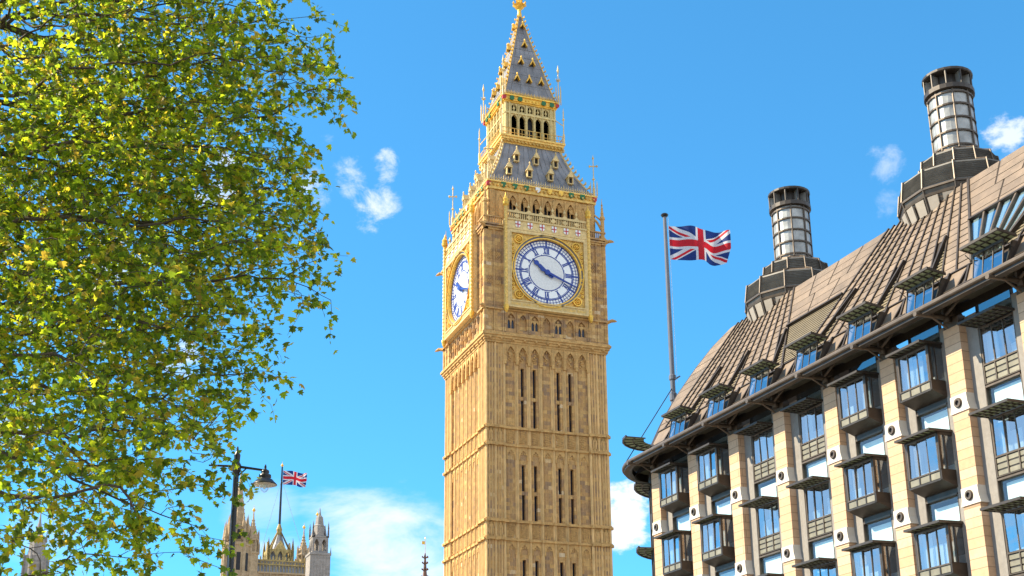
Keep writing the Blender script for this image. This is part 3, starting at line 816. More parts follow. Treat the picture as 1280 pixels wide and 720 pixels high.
# ---- gallery and lantern
gl = MB(); ld = MB(); lf = MB(); lc = MB()
for T in SIDES:
    for z0, z1, d in ((65.08, 65.25, 3.18), (65.25, 65.5, 3.30), (65.5, 65.75, 3.42), (65.75, 65.95, 3.52)):
        if T is SIDES[0]: sq(gl, d, z0, z1)
    for k in range(17):
        a = -3.2+0.4*k
        gl.tube(T(a, 3.34, 65.35), T(a, 3.52, 65.3), 0.13, 0.08, 6)
        gl.bx(T, a-0.022, a+0.022, 3.42, 3.46, 65.95, 66.72)
    gl.bx(T, -3.45, 3.45, 3.41, 3.47, 66.68, 66.74); gl.bx(T, -3.45, 3.45, 3.41, 3.47, 66.2, 66.24)
    ld.bx(T, -2.3, 2.3, 0.5, 2.3, 65.9, 70.2)
    for k in range(5):
        c = -1.76+0.88*k
        lf.arch(T, c-0.44, c+0.44, 65.95, 68.9, 2.45, 2.75, 0.31, 66.3, 68.3, 68.75, seg=8)
        lf.arch(T, c-0.44, c+0.44, 68.9, 70.05, 2.45, 2.72, 0.27, 69.15, 69.7, 69.95, seg=6)
        lf.bx(T, c-0.035, c+0.035, 2.5, 2.66, 69.1, 69.9); lf.ring(T, c, 69.5, 0.06, 0.14, 2.5, 2.68, 6)
    for k in range(6):
        a = -2.2+0.88*k
        lf.tube(T(a, 2.80, 65.95), T(a, 2.80, 70.0), 0.075, 0.06, 6)
    lf.bx(T, -2.75, 2.75, 2.4, 2.84, 68.80, 68.95)
    for s in (-1, 1):
        lf.bx(T, s*2.45-0.26, s*2.45+0.26, 2.3, 2.7, 65.95, 70.05)
        for a in (2.3, 2.68): lf.tube(T(s*a, 2.76, 65.95), T(s*a, 2.76, 70.05), 0.09, 0.08, 6)
    for z0, z1, d in ((70.05, 70.2, 2.86), (70.2, 70.72, 2.96), (70.72, 70.86, 3.08)):
        if T is SIDES[0]: sq(lc, d, z0, z1)
    for k in range(16):
        a = -2.8+5.6*k/15
        lc.tube(T(a, 2.9, 70.45), T(a, 3.04, 70.4), 0.13, 0.08, 6)
gl.build('gallery', MT['gilt_stone'], bb); ld.build('lantern_chamber', MT['dark'], bb)
lant = lf.build('lantern', MT['lantern_paint'], bb)
lc.build('lantern_cornice', MT['gold'], lant)
for T in SIDES[:2]:
    for a in (-2.1, -1.2, 1.4, 2.3):
        m = MB(); m.prism(T, [(a+0.26*sin(2*pi*i/14), 70.46+0.26*cos(2*pi*i/14)) for i in range(14)], 2.96, 3.08)
        m.build('roundel', MT['green'], lant)
    for a in (-2.92, 2.92):
        m = MB(); m.prism(T, [(a+0.2*sin(2*pi*i/14), 70.45+0.2*cos(2*pi*i/14)) for i in range(14)], 2.96, 3.10)
        m.build('roundel', MT['red'], lant)
for sx in (-1, 1):
    for sy in (-1, 1):
        m = MB(); c = (sx*3.05, sy*3.05, 0)
        m.lathe(c, [(0.12, 70.6), (0.12, 71.6), (0.06, 71.7), (0.05, 75.0), (0.01, 75.3)], 8)
        m.lathe(c, [(0.05, 73.3), (0.22, 73.45), (0.05, 73.6)], 8)
        m.lathe(c, [(0.05, 74.3), (0.13, 74.6), (0.03, 75.1)], 8)
        for k in range(4):
            a = k*pi/2+.3
            m.tube((c[0], c[1], 73.5), (c[0]+.32*cos(a), c[1]+.32*sin(a), 73.55), 0.05, 0.03, 5)
            m.lathe((c[0]+.33*cos(a), c[1]+.33*sin(a), 0), [(0.05, 70.7), (0.05, 72.4), (0.01, 72.7)], 6)
        c = (sx*3.4, sy*3.4, 0)
        m.lathe(c, [(0.12, 65.9), (0.12, 67.0), (0.06, 67.1), (0.06, 69.6), (0.01, 70.1)], 8)
        m.lathe(c, [(0.06, 68.6), (0.15, 68.75), (0.06, 68.9)], 8)
        m.tube((c[0], c[1], 68.0), (sx*2.75, sy*2.75, 68.9), 0.05, 0.05, 6)
        m.build('lantern_pinnacle', MT['cream'], bb)
# ---- spire
SZ = [70.86, 71.3, 72.1, 73.6, 75.1, 77.1, 79.0, 81.0, 82.4]
SW = [2.92, 2.76, 2.52, 2.18, 1.83, 1.33, 0.86, 0.44, 0.17]
def hw_sp(z): return float(np.interp(z, SZ, SW))
spm = MB()
for T in SIDES:
    for (z0, w0), (z1, w1) in zip(zip(SZ, SW), zip(SZ[1:], SW[1:])):
        spm.poly([T(-w0, w0, z0), T(w0, w0, z0), T(w1, w1, z1), T(-w1, w1, z1)])
        for k in range(-2, 3):
            f = k/2.6
            if z0 > 79.5 and abs(k) > 1: continue
            spm.tube(T(f*w0, w0, z0), T(f*w1, w1, z1), 0.035, 0.035, 5, False)
    for z in (72.6, 74.0, 75.2, 76.4, 77.6, 78.8, 80.0):
        w = hw_sp(z); spm.bx(T, -w, w, w-.05, w+0.03, z-.02, z+.02)
spire = spm.build('spire', MT['lead'], bb, recalc=False)
for T in SIDES[:2]:
    for z, aa in ((72.95, (-1.34, 0.0, 1.34)), (75.4, (-0.66, 0.63)), (77.95, (0.0,)), (80.65, (0.03,))):
        for a in aa:
            m = MB(); w = hw_sp(z); s = 1.0 if z < 80 else 0.8
            m.cur = 0
            for q in (-1, 1):
                m.prism(T, [(a+q*0.33*s, z), (a+q*0.22*s, z), (a, z+0.44*s), (a, z+0.72*s)], w-0.5, w+0.36)
            m.lathe(T(a, w+.3, z+.62*s), [(0.06, 0), (.1, .08), (.03, .25)], 6)
            m.cur = 1; m.prism(T, [(a-0.22*s, z), (a+0.22*s, z), (a, z+0.44*s)], w-0.5, w+0.05)
            m.build('dormer', [MT['gold'], MT['dark']], spire)
cr = MB()
for T in SIDES:
    for k in range(36):
        a = -2.8+5.6*k/35
        cr.prism(T, [(a-0.03, 70.86), (a+0.03, 70.86), (a+0.03, 71.15), (a, 71.28 if k % 2 else 71.4), (a-0.03, 71.15)], 2.94, 2.99)
    cr.bx(T, -2.9, 2.9, 2.94, 2.99, 71.02, 71.06)
    for k in range(20):
        z = 71.5+k*0.56
        if z > 82.3: break
        w = hw_sp(z); c = Vector(T(-w, w, z)); o = (c-Vector((0, 0, z))).normalized()
        cr.tube(c, c+o*0.24+Vector((0, 0, .06)), 0.05, 0.10, 5)
        cr.tube(c+o*0.22+Vector((0, 0, .06)), c+o*0.25+Vector((0, 0, .26)), 0.09, 0.02, 5)
        z2 = min(z+.57, 82.4); w2 = hw_sp(z2); cr.tube(c, T(-w2, w2, z2), 0.065, 0.055, 5)
cr.build('spire_crockets', MT['gold'], bb)
fi = MB()
fi.lathe((0, 0, 0), [(0.20, 82.2), (0.26, 82.6), (0.18, 83.0), (0.20, 83.3), (0.50, 83.55), (0.36, 83.7), (0.55, 83.95), (0.28, 84.1), (0.16, 84.3), (0.30, 84.6), (0.32, 84.85), (0.2, 85.1), (0.07, 85.2), (0.06, 87.2), (0.01, 87.4)], 10)
for k in range(8):
    a = k*pi/4
    fi.tube((0.45*cos(a), 0.45*sin(a), 83.75), (0.72*cos(a), 0.72*sin(a), 84.0), 0.09, 0.12, 5)
    fi.tube((0.70*cos(a), 0.70*sin(a), 84.0), (0.66*cos(a), 0.66*sin(a), 84.25), 0.11, 0.03, 5)
for s in (-1, 1): fi.tube((0, 0, 86.5), (0.5*s, 0, 86.5), 0.06, 0.08, 6)
fi.build('spire_finial', MT['gold'], bb)
# ------------------------------------------------------------------ office building with roof chimneys
B0 = Vector((-10.668, -48.417, 0)); PHI = radians(-87.76389)
EU = Vector((cos(PHI), sin(PHI), 0)); EN = Vector((sin(PHI), -cos(PHI), 0))
def F(u, n, z):
    p = B0+EU*u+EN*n
    return (p.x, p.y, z)
S = 4.2115
KMAX = 11
ob_root = thing('office_building', (B0.x, B0.y, GROUND), 'stone and bronze office block with bay windows, sloping brown metal roof and tall round chimneys', 'building')
ZC = [18.83, 15.03, 11.23, 7.43]
ULEN = KMAX*S
wall = MB()
joint = MB()
for k in range(KMAX):
    u = k*S; ctr = u+S/2
    for a0, a1 in ((u-0.2, ctr-1.0), (ctr+1.0, u+S+0.2)):
        wall.bx(F, a0, a1, -0.8, -0.35, GROUND, 19.5)
    # cladding reveal, floor bands behind the windows
    for zc in ZC:
        wall.bx(F, ctr-1.0, ctr+1.0, -0.8, -0.5, zc-3.80, zc-3.68)
        wall.bx(F, ctr-1.0, ctr+1.0, -0.8, -0.5, zc-2.60, zc-1.62)
    wall.bx(F, ctr-1.0, ctr+1.0, -0.8, -0.4, GROUND, 3.6)
wall.bx(F, -0.6, ULEN, -14, -3.2, GROUND, 20.0)
wall.build('wall', MT['clad'], ob_root)
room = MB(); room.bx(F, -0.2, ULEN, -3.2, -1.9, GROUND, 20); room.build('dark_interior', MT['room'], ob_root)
# lower floor slabs seen through the panes
slab = MB()
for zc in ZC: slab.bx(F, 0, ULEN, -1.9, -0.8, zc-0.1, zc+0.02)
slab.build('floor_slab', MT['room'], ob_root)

for k in range(KMAX+1):
    u = k*S
    m = MB()
    m.taper(F, u-0.47, u+0.47, -0.4, 0.02, GROUND, 19.15, 0.0)
    col = m.build('stone_pier', MT['column'], ob_root)
    c = MB()
    c.bx(F, u-0.44, u+0.44, -0.4, 0.0, 19.15, 19.58)
    c.taper(F, u-0.36, u+0.36, -0.4, 0.16, 19.58, 20.0, 0.12)
    c.build('pier_cap', MT['bronze_l'], col)
    for r in (15.91, 12.11, 8.31):
        b = MB()
        b.prism(F, [(u-0.47, r-0.38), (u+0.58, r-0.38), (u+0.49, r-0.05), (u+0.47, r+0.33), (u-0.47, r+0.33)], -0.38, 0.07)
        b.prism(F, [(u-0.47, r-0.38), (u-0.56, r-0.38), (u-0.47, r-0.1)], -0.38, 0.06)
        bo_ = b.build('boss_stone', MT['boss'], col)
        q = MB(); T = F
        q.ring(T, u-0.02, r, 0.105, 0.185, 0.06, 0.15, 24); q.ring(T, u-0.02, r, 0.185, 0.215, 0.06, 0.10, 24)
        q.cur = 1
        q.prism(T, [(u-0.02+0.105*sin(2*pi*i/20), r+0.105*cos(2*pi*i/20)) for i in range(20)], 0.06, 0.078)
        q.build('boss_ring', [MT['bronze_l'], MT['dark']], bo_)

def canopy(u0, u1, n0, n1, z, name, parent, th=0.07, drop=0.0, slats=7):
    """slatted sun shade: frame, bars and pale glass infill"""
    m = MB()
    P = lambda u, n, zz: F(u, n, zz-drop*(n-n0))
    m.cur = 0
    m.bx(P, u0, u1, n1-0.06, n1, z-0.03, z+th); m.bx(P, u0, u0+0.06, n0, n1-0.06, z-0.03, z+th); m.bx(P, u1-0.06, u1, n0, n1-0.06, z-0.03, z+th)
    for i in range(1, slats):
        a = u0+(u1-u0)*i/slats
        m.bx(P, a-0.025, a+0.025, n0, n1-0.06, z-0.03, z+th*.7)
    for f in (0.33, 0.66):
        nn = n0+(n1-n0)*f
        m.bx(P, u0+.06, u1-.06, nn-0.035, nn+0.035, z-0.05, z-0.028)
    m.cur = 1
    m.bx(P, u0+.06, u1-.06, n0, n1-0.06, z+0.012, z+0.03)
    return m.build(name, [MT['bronze'], MT['canopy_glass']], parent)

RV = random.Random(3)
def pane3(u0, u1, n, z0, z1, parent, mat):
    """three lights with mullions, curtains behind"""
    m = MB(); w = (u1-u0)/3
    f = MB()
    f.bx(F, u0-0.05, u1+0.05, n-0.05, n+0.05, z0-0.06, z0); f.bx(F, u0-0.05, u1+0.05, n-0.05, n+0.05, z1, z1+0.06)
    for i in range(4):
        a = u0+w*i; h = 0.04 if i in (0, 3) else 0.024
        f.bx(F, a-h, a+h, n-0.05, n+(0.04 if i in (0, 3) else 0.03), z0, z1)
    fr = f.build('window_frame', MT['bronze_l'], parent)
    for i in range(3):
        g = MB(); t = RV.uniform(-.016, .016); t2 = RV.uniform(-.03, .03)
        a, b = u0+w*i+0.03, u0+w*(i+1)-0.03
        g.poly([F(a, n+t, z0), F(b, n-t, z0), F(b, n-t+t2, z1), F(a, n+t+t2, z1)])
        g.build('pane', mat, fr, recalc=False)
    return fr

def oriel(k, zc):
    u = k*S+S/2; h = 0.96
    root = bpy.data.objects.new('bay_window', None); COL.objects.link(root); root.parent = ob_root
    root.location = Vector(F(u, 0, zc-2.5))-ob_root.location
    m = MB()
    n1 = 0.38
    # side cheeks, sill panels and sloped underside
    for s in (-1, 1):
        a = u+s*(h+0.03)
        m.bx(F, a-0.05, a+0.05, -0.5, -0.42, zc-2.05, zc-0.03)
        m.bx(F, a-0.05, a+0.05, 0.05-.02, 0.11-.02, zc-1.65, zc-0.1)
        m.bx(F, a-0.05, a+0.05, n1-0.10, n1+0.02, zc-1.65, zc-0.03)
        m.bx(F, a-0.05, a+0.05, -0.5, n1+0.02, zc-0.16, zc-0.03)
        m.bx(F, a-0.05, a+0.05, -0.5, n1+0.02, zc-2.05, zc-1.60)
    m.bx(F, u-h-0.02, u+h+0.02, -0.5, n1-0.02, zc-0.10, zc-0.03)
    zz = zc-2.05
    for i in range(3):
        a = u-h+2*h*i/3; b = u-h+2*h*(i+1)/3
        m.bx(F, a+0.035, b-0.035, n1-0.06, n1-0.02, zz+0.07, zc-1.68)
    for i in range(4):
        a = u-h+2*h*i/3
        m.bx(F, a-0.035, a+0.035, n1-0.06, n1+0.02, zz, zc-1.64)
    m.bx(F, u-h, u+h, n1-0.06, n1+0.025, zz-0.02, zz+0.05)
    m.hexa([F(u-h-.08, -0.5, zc-2.30), F(u+h+.08, -0.5, zc-2.30), F(u+h+.08, -0.32, zc-2.30), F(u-h-.08, -0.32, zc-2.30),
            F(u-h-.08, -0.5, zz), F(u+h+.08, -0.5, zz), F(u+h+.08, n1, zz), F(u-h-.08, n1, zz)])
    m.build('bay_casing', MT['bronze'], root)
    s_ = MB()
    for i in range(3):
        a = u-h+2*h*i/3; b = u-h+2*h*(i+1)/3
        s_.bx(F, a+0.045, b-0.045, n1-0.03, n1-0.005, zz+0.08, zc-1.70)
    s_.build('sill_panel', MT['panel'], root)
    for s in (-1, 1):
        a = u+s*(h+0.03); g = MB()
        g.poly([F(a, -0.42, zc-1.62), F(a, n1-0.1, zc-1.62), F(a, n1-0.1, zc-0.16), F(a, -0.42, zc-0.16)])
        g.build('side_pane', MT['glass'], root)
    pane3(u-h+.04, u+h-.04, n1-.02, zc-1.62, zc-0.16, root, MT['glass'])
    cu = MB()
    for i in range(3):
        cu.bx(F, u-h+.06+i*.64, u-h+.04+(i+1)*.62, 0.10, 0.12, zc-1.62, zc-1.62+RV.choice((.15, .5, .9, 1.3, 1.45)))
    cu.bx(F, u-h+.1, u+h-.1, -1.3, -1.26, zc-1.9, zc-1.0)
    cu.build('curtain', MT['curtain'], root)
    canopy(u-h-0.14, u+h+0.14, -0.35, 0.86, zc, 'sun_canopy', root, drop=0.02)
    return root

def pale(k, zc, z1, z0):
    """lower light of each storey, with the white light shelf / blind behind it"""
    u = k*S+S/2; h = 0.95
    f = MB(); n = -0.46
    for a in (u-h-.05, u+h): f.bx(F, a, a+.05, n-.04, n+.12, z0, z1)
    f.bx(F, u-h, u+h, n-.04, n+.14, z1, z1+0.08); f.bx(F, u-h, u+h, n-.04, n+.1, z0-0.05, z0)
    fr = f.build('lower_window', MT['bronze_l'], ob_root)
    g = MB(); g.poly([F(u-h, n, z0), F(u+h, n, z0), F(u+h, n+RV.uniform(-.01, .01), z1), F(u-h, n, z1)])
    g.build('pane', MT['glass_p'], fr, recalc=False)
    b = MB(); t = RV.random()
    b.bx(F, u-h+.12+.12*RV.random(), u+h, n-0.12, n-0.10, z0, z1-0.10-0.16*t*t)
    b.build('blind', MT['blind'], fr)

def flat_bay(k, zc, last=False):
    u = k*S+S/2; h = 0.95
    root = bpy.data.objects.new('flush_window', None); COL.objects.link(root); root.parent = ob_root
    root.location = Vector(F(u, 0, zc-2.5))-ob_root.location
    pane3(u-h, u+h, -0.42, zc-1.60, zc-0.10, root, MT['glass'])
    p = MB()
    p.bx(F, u-h-.05, u+h+.05, -0.46, -0.42, zc-2.44, zc-1.66)
    p.build('spandrel_backing', MT['bronze'], root)
    p = MB()
    for i in range(3):
        for j in range(3):
            a = u-h+2*h*i/3; z = zc-2.42+0.25*j
            p.bx(F, a+0.03, a+2*h/3-0.03, -0.43, -0.395, z+0.03, z+0.21)
    p.build('spandrel_panel', MT['panel'], root)
    b = MB()
    for i in range(4): b.bx(F, u-h+2*h*i/3-0.03, u-h+2*h*i/3+0.03, -.43, -0.36, zc-2.44, zc-1.64)
    for z in (zc-2.46, zc-1.68): b.bx(F, u-h, u+h, -.43, -0.35, z, z+.04)
    b.build('spandrel_grid', MT['bronze_l'], root)
    cu = MB()
    for i in range(3):
        cu.bx(F, u-h+.03+i*.64, u-h+.02+(i+1)*.63, -0.68, -0.66, zc-1.62, zc-1.62+RV.choice((.15, .5, .9, 1.3, 1.45)))
    cu.bx(F, u-h, u+h, -1.6, -1.55, zc-1.8, zc-1.0)
    cu.build('curtain', MT['curtain'], root)
    canopy(u-1.06, u+1.10, -0.35, 0.62, zc, 'sun_canopy', root)

for k in range(KMAX):
    for zc in ZC:
        if k % 4 in (0, 1): oriel(k, zc)
        else: flat_bay(k, zc)
        pale(k, zc, zc-2.60, zc-3.66)
    # spandrel behind each oriel foot
    if k % 4 in (0, 1):
        u = k*S+S/2
        for zc in ZC:
            m = MB(); m.bx(F, u-1.0, u+1.0, -0.5, -0.40, zc-2.58, zc-2.02); m.build('dark_spandrel', MT['bronze'], ob_root)
    # clerestory light under the eaves
    u = k*S+S/2; f = MB()
    f.bx(F, u-1.0, u-0.95, -0.5, -.36, 18.9, 20.0); f.bx(F, u+0.95, u+1.0, -0.5, -.36, 18.9, 20.0)
    fr = f.build('clerestory_window', MT['bronze'], ob_root)
    g = MB(); g.poly([F(u-.95, -.42, 18.9), F(u+.95, -.42, 18.9), F(u+.95, -.5, 20.05), F(u-.95, -.5, 20.05)])
    g.build('pane', MT['skyl'], fr, recalc=False)
    g = MB(); g.bx(F, u-1.2, u+1.2, -1.0, -.75, 19.4, 19.62); g.build('light_shelf', MT['blind'], fr)
    f = MB(); f.bx(F, u-1.0, u+1.0, -0.5, 0.25, 20.0, 20.12)
    f.build('eaves_lining', MT['panel'], ob_root)

# ---- eaves: gutter blade swept round the corner
def sweep(path, prof, closed=True):
    """path: (u, n, du, dn outward)  prof: (offset outward, z)"""
    m = MB(); k = len(prof); vv = []
    for (u, n, ou, on) in path:
        for o, z in prof: vv.append(F(u+ou*o, n+on*o, z))
    ff = []
    for i in range(len(path)-1):
        for j in range(k):
            l = (j+1) % k
            ff.append((i*k+j, i*k+l, (i+1)*k+l, (i+1)*k+j))
    ff += [tuple(range(k)), tuple(range((len(path)-1)*k, len(path)*k))]
    m.add(vv, ff); return m
def corner_path(uc, nc, r, back=12.0, seg=16):
    p = [(ULEN, nc+r, 0, 1), (uc, nc+r, 0, 1)]
    for i in range(1, seg+1):
        t = pi/2*i/seg
        p.append((uc-r*sin(t), nc+r*cos(t), -sin(t), cos(t)))
    p.append((uc-r, nc-back, -1, 0))
    return p
CP = corner_path(0.2, -3.3, 4.9)
sweep(CP, [(0.0, 19.80), (0.03, 19.74), (0.03, 19.66), (0.0, 19.62), (-0.10, 19.60), (-0.10, 19.82)]).build('gutter', MT['bronze_l'], ob_root)
sweep(CP, [(-0.10, 19.72), (-0.10, 19.50), (-0.35, 19.46), (-0.55, 19.55), (-0.6, 19.85), (-0.3, 19.85)]).build('gutter_trough', MT['bronze'], ob_root)
sweep(CP, [(-0.55, 19.9), (-1.0, 19.95), (-1.85, 20.12), (-1.85, 20.25), (-0.4, 20.0)]).build('soffit', MT['panel'], ob_root)
lines = MB()
for o in (-0.75, -1.2):
    pass
for k in range(KMAX+1):
    u = k*S
    m = MB()
    m.tube(F(u, 0.05, 19.56), F(u, 1.78, 19.50), 0.11, 0.085, 10)
    m.tube(F(u, 1.74, 19.50), F(u, 1.80, 19.50), 0.11, 0.11, 10)
    m.bx(F, u-0.06, u+0.06, 0.12, 0.36, 19.45, 20.1)
    m.tube(F(u, 0.2, 19.1), F(u, 1.0, 19.52), 0.05, 0.05, 8)
    for s in (-1, 1):
        m.tube(F(u, 0.25, 19.62), F(u+s*0.9, 0.2, 20.05), 0.07, 0.06, 8)
        m.tube(F(u, 0.9, 19.55), F(u+s*0.7, 1.25, 19.95), 0.045, 0.045, 8)
    m.lathe(F(u, 0.16, 0), [(0.14, 19.35), (0.17, 19.5), (0.14, 19.68)], 10)
    m.build('eaves_bracket', MT['bronze_l'], ob_root)

# ---- rounded end of the building
def arcpt(uc, nc, r, t): return (uc-r*sin(t), nc+r*cos(t))
UC, NC = -0.6, -3.8
cw = MB(); cg = MB()
for i in range(12):
    t0, t1 = pi/2*i/12, pi/2*(i+1)/12
    for lo, hi, r in [(GROUND, 4.0, 3.45)]+[(zc-2.6, zc-1.7, 3.42) for zc in ZC]+[(19.0, 20.1, 3.4)]:
        a, b = arcpt(UC, NC, r, t0), arcpt(UC, NC, r, t1); a2, b2 = arcpt(UC, NC, r-.3, t0), arcpt(UC, NC, r-.3, t1)
        cw.hexa([F(*a, lo), F(*b, lo), F(*b2, lo), F(*a2, lo), F(*a, hi), F(*b, hi), F(*b2, hi), F(*a2, hi)])
    a, b = arcpt(UC, NC, 3.38, t0), arcpt(UC, NC, 3.38, t1)
    cg.poly([F(*a, 4.0), F(*b, 4.0), F(*b, 19.0), F(*a, 19.0)])
    if i % 2 == 0:
        p = arcpt(UC, NC, 3.42, t0)
        cw.tube(F(*p, GROUND), F(*p, 19.6), 0.05, 0.05, 6)
p = arcpt(UC, NC, 3.45, 0)
cw.bx(F, UC-0.05, UC+0.3, -0.5, -0.35, GROUND, 19.5)
cw.build('corner_casing', MT['bronze'], ob_root); cg.build('corner_glazing', MT['glass'], ob_root)
ci = MB()
ci.lathe(F(UC, NC, 0), [(2.9, GROUND), (2.9, 19.9)], 24); ci.build('corner_core', MT['room'], ob_root)
ew = MB(); ew.bx(F, UC-3.45, UC-2.0, -16, NC, GROUND, 20.0); ew.build('end_wall', MT['clad'], ob_root)
def arc_canopy(uc, nc, r0, r1, t0, t1, z, n, parent=ob_root):
    m = MB()
    for i in range(n):
        a0, a1 = t0+(t1-t0)*i/n, t0+(t1-t0)*(i+1)/n
        for q0, q1, zl, zh, mt in ((r0, r1-.08, z+.01, z+.03, 1), (r1-.1, r1, z-.05, z+.08, 0), (r0+(r1-r0)*.5-.03, r0+(r1-r0)*.5+.03, z-.05, z+.009, 0)):
            m.cur = mt
            p = [arcpt(uc, nc, q0, a0), arcpt(uc, nc, q1, a0), arcpt(uc, nc, q1, a1), arcpt(uc, nc, q0, a1)]
            m.hexa([F(*x, zl) for x in p]+[F(*x, zh) for x in p])
        m.cur = 0
        p, q = arcpt(uc, nc, r0, a0), arcpt(uc, nc, r1, a0)
        m.tube(F(*p, z-.02), F(*q, z-.02), 0.03, 0.03, 5)
    m.build('corner_canopy', [MT['bronze'], MT['canopy_glass']], parent)
for zc in ZC: arc_canopy(UC, NC, 3.4, 4.35, radians(14), radians(88), zc, 8)

# ---- roof
SL60 = radians(60)
Z0R, N0R = 20.0, -0.2
SMAX = 9.6
def RF(u, h, s):
    """u along, h out of the slope, s up the slope"""
    return F(u, N0R-s*cos(SL60)+h*sin(SL60), Z0R+s*sin(SL60)+h*cos(SL60))
RT = lambda u, h, s: RF(u, h, s)
roof = MB()
rows = [(-1.0, 0.0), (0.0, 0.0), (1.5, -0.1), (3.5, -0.3), (5.8, 0.0), (8.3, 1.3), (9.6, 2.6)]
ENDU = lambda s: float(np.interp(s, [0, 1.5, 3.5, 5.5, 7.5, 8.8, 9.6], [-2.0, -2.0, -2.3, -2.1, -1.2, -0.2, 1.2]))
RND = 1.5
prev = None
nseg = 24
for i in range(nseg+1):
    s = -0.6+(SMAX+0.6)*i/nseg
    z = Z0R+s*sin(SL60); nf = N0R-s*cos(SL60); ue = ENDU(max(0, s))
    line = [(ULEN, nf), (ue, nf)]+[(ue-RND*sin(pi/2*j/8), nf-RND+RND*cos(pi/2*j/8)) for j in range(1, 9)]+[(ue-RND, -16)]
    cur = [F(a, b, z) for a, b in line]
    if prev:
        for j in range(len(cur)-1): roof.poly([prev[j], prev[j+1], cur[j+1], cur[j]])
    prev = cur
top = Z0R+SMAX*sin(SL60)
roof.poly(prev+[F(ULEN, -16, top)])
roof_ob = roof.build('roof', MT['rib'], ob_root, recalc=False)
tiles = MB(); ribs = MB(); louv = MB(); skl = MB(); win = []
CH = [5.0, 19.2, 33.4]
def tile(pts, h=0.035):
    """pts: (u, s) quad, shrunk; a slightly pillowed sheet"""
    cx = sum(p[0] for p in pts)/len(pts); cy = sum(p[1] for p in pts)/len(pts)
    def ins(p, d):
        dx, dy = cx-p[0], cy-p[1]; l = hypot(dx, dy)
        return (p[0]+dx/l*d, p[1]+dy/l*d)
    lo = [ins(p, 0.048) for p in pts]; hi = [ins(p, 0.064) for p in pts]
    n = len(pts)
    t = R.uniform(-.006, .006)
    tiles.add([RF(u, 0.004, s) for u, s in lo]+[RF(u, h+t*(i-1.5), s) for i, (u, s) in enumerate(hi)],
              [tuple(range(n, 2*n))]+[(i, (i+1) % n, n+(i+1) % n, n+i) for i in range(n)])
def rib(p, q, w=0.042, h=0.10):
    du, ds = q[0]-p[0], q[1]-p[1]; l = hypot(du, ds)
    if l < .05: return
    nu, ns = -ds/l*w, du/l*w
    a = [(p[0]+nu, p[1]+ns), (p[0]-nu, p[1]-ns), (q[0]-nu, q[1]-ns), (q[0]+nu, q[1]+ns)]
    ribs.hexa([RF(u, 0.0, s) for u, s in a]+[RF(u, h, s) for u, s in a])
def inside(u, s): return u > ENDU(s)-0.2
def strip(lf, rt_, s0, s1, ds, off=0.0, skip=None):
    """fill between two rib lines lf(s), rt_(s)"""
    s = s0-off
    while s < s1-0.02:
        a, b = max(s, s0), min(s+ds, s1)
        s += ds
        if b-a < 0.12: continue
        mid = (a+b)/2
        if rt_(mid)-lf(mid) < 0.12: continue
        if skip and skip((lf(mid)+rt_(mid))/2, mid): continue
        if not inside((lf(mid)+rt_(mid))/2, mid): continue
        tile([(lf(a), a), (rt_(a), a), (rt_(b), b), (lf(b), b)])
SA, SB = 2.55, SMAX
# lower band with the windows
for k in range(-1, KMAX):
    u = k*S; ctr = u+S/2
    wl0, wr0 = ctr-0.92, ctr+0.92
    if k >= 0:
        win.append(ctr)
        for e in (wl0, wr0): rib((e, 0.2), (e, 2.5), 0.06, 0.16)
        rib((wl0, 2.32), (wr0, 2.32), 0.05, 0.14)
for k in range(0, KMAX+1):
    u = k*S
    l0, r0 = u-S/2+0.92, u+S/2-0.92
    if k == 0: l0 = ENDU(1)+.1
    # panels round the small window at each pier line
    for (a0, a1) in ((l0, u-0.24), (u+0.24, r0)):
        w = a1-a0
        tile([(a0, 0.3), (a1, 0.3), (a1, 1.3), (a0, 1.3)])
        if a0 < u: tile([(a0, 1.33), (a1, 1.33), (a1+.22, 2.5), (a0, 2.5)])
        else: tile([(a0, 1.33), (a1, 1.33), (a1, 2.5), (a0-.22, 2.5)])
    rib((l0, 1.31), (r0, 1.31), 0.035); rib((l0, 2.52), (r0, 2.52), 0.035)
    rib((u-0.24, 0.2), (u-0.24, 1.31), 0.045); rib((u+0.24, 0.2), (u+0.24, 1.31), 0.045)
    rib((u-0.24, 1.31), (u, 2.5), 0.045); rib((u+0.24, 1.31), (u, 2.5), 0.045)
    m = MB(); m.cur = 0
    m.bx(RF, u-0.20, u+0.20, 0.0, 0.09, 0.35, 1.22); m.cur = 1; m.bx(RF, u-0.13, u+0.13, 0.09, 0.10, 0.45, 1.12)
    m.build('small_roof_window', [MT['bronze'], MT['blind']], roof_ob)
tiles.build('roof_panel', MT['tile'], roof_ob, recalc=False)
# fans above
TOPW = 0.47
def fan(c, lo, hi, nst, kmap=TOPW):
    E = lambda b: (lambda s: b+(c+(b-c)*kmap-b)*(max(s, SA)-SA)/(SB-SA))
    bounds = [lo+(hi-lo)*i/nst for i in range(nst+1)]
    return [E(b) for b in bounds]
fans = []
for ci_, c in enumerate(CH):
    # the fan spans between the two bays that straddle the gaps
    lo = c-6.2; hi = c+6.2
    if ci_ == 0: lo = -1.2
    n = 13 if ci_ else 13
    fans.append(fan(c, lo, hi, n))
apex = []
for k in range(KMAX): apex.append(k*S+S/2)
def in_louvre(u, s):
    """tapered louvre slots that run up from each window"""
    for (c, fl, fr_, s1) in SLOTS:
        if SA-.1 < s < s1 and fl(s)-.01 < u < fr_(s)+.01: return True
    return False
SLOTS = []
for c, fl in zip(CH, fans):
    for k in range(KMAX):
        a = k*S+S/2
        best = None
        for i in range(len(fl)-1):
            m_ = (fl[i](SA)+fl[i+1](SA))/2
            if abs(m_-a) < 0.58: best = i
        if best is not None: SLOTS.append((a, fl[best], fl[best+1], 5.6))
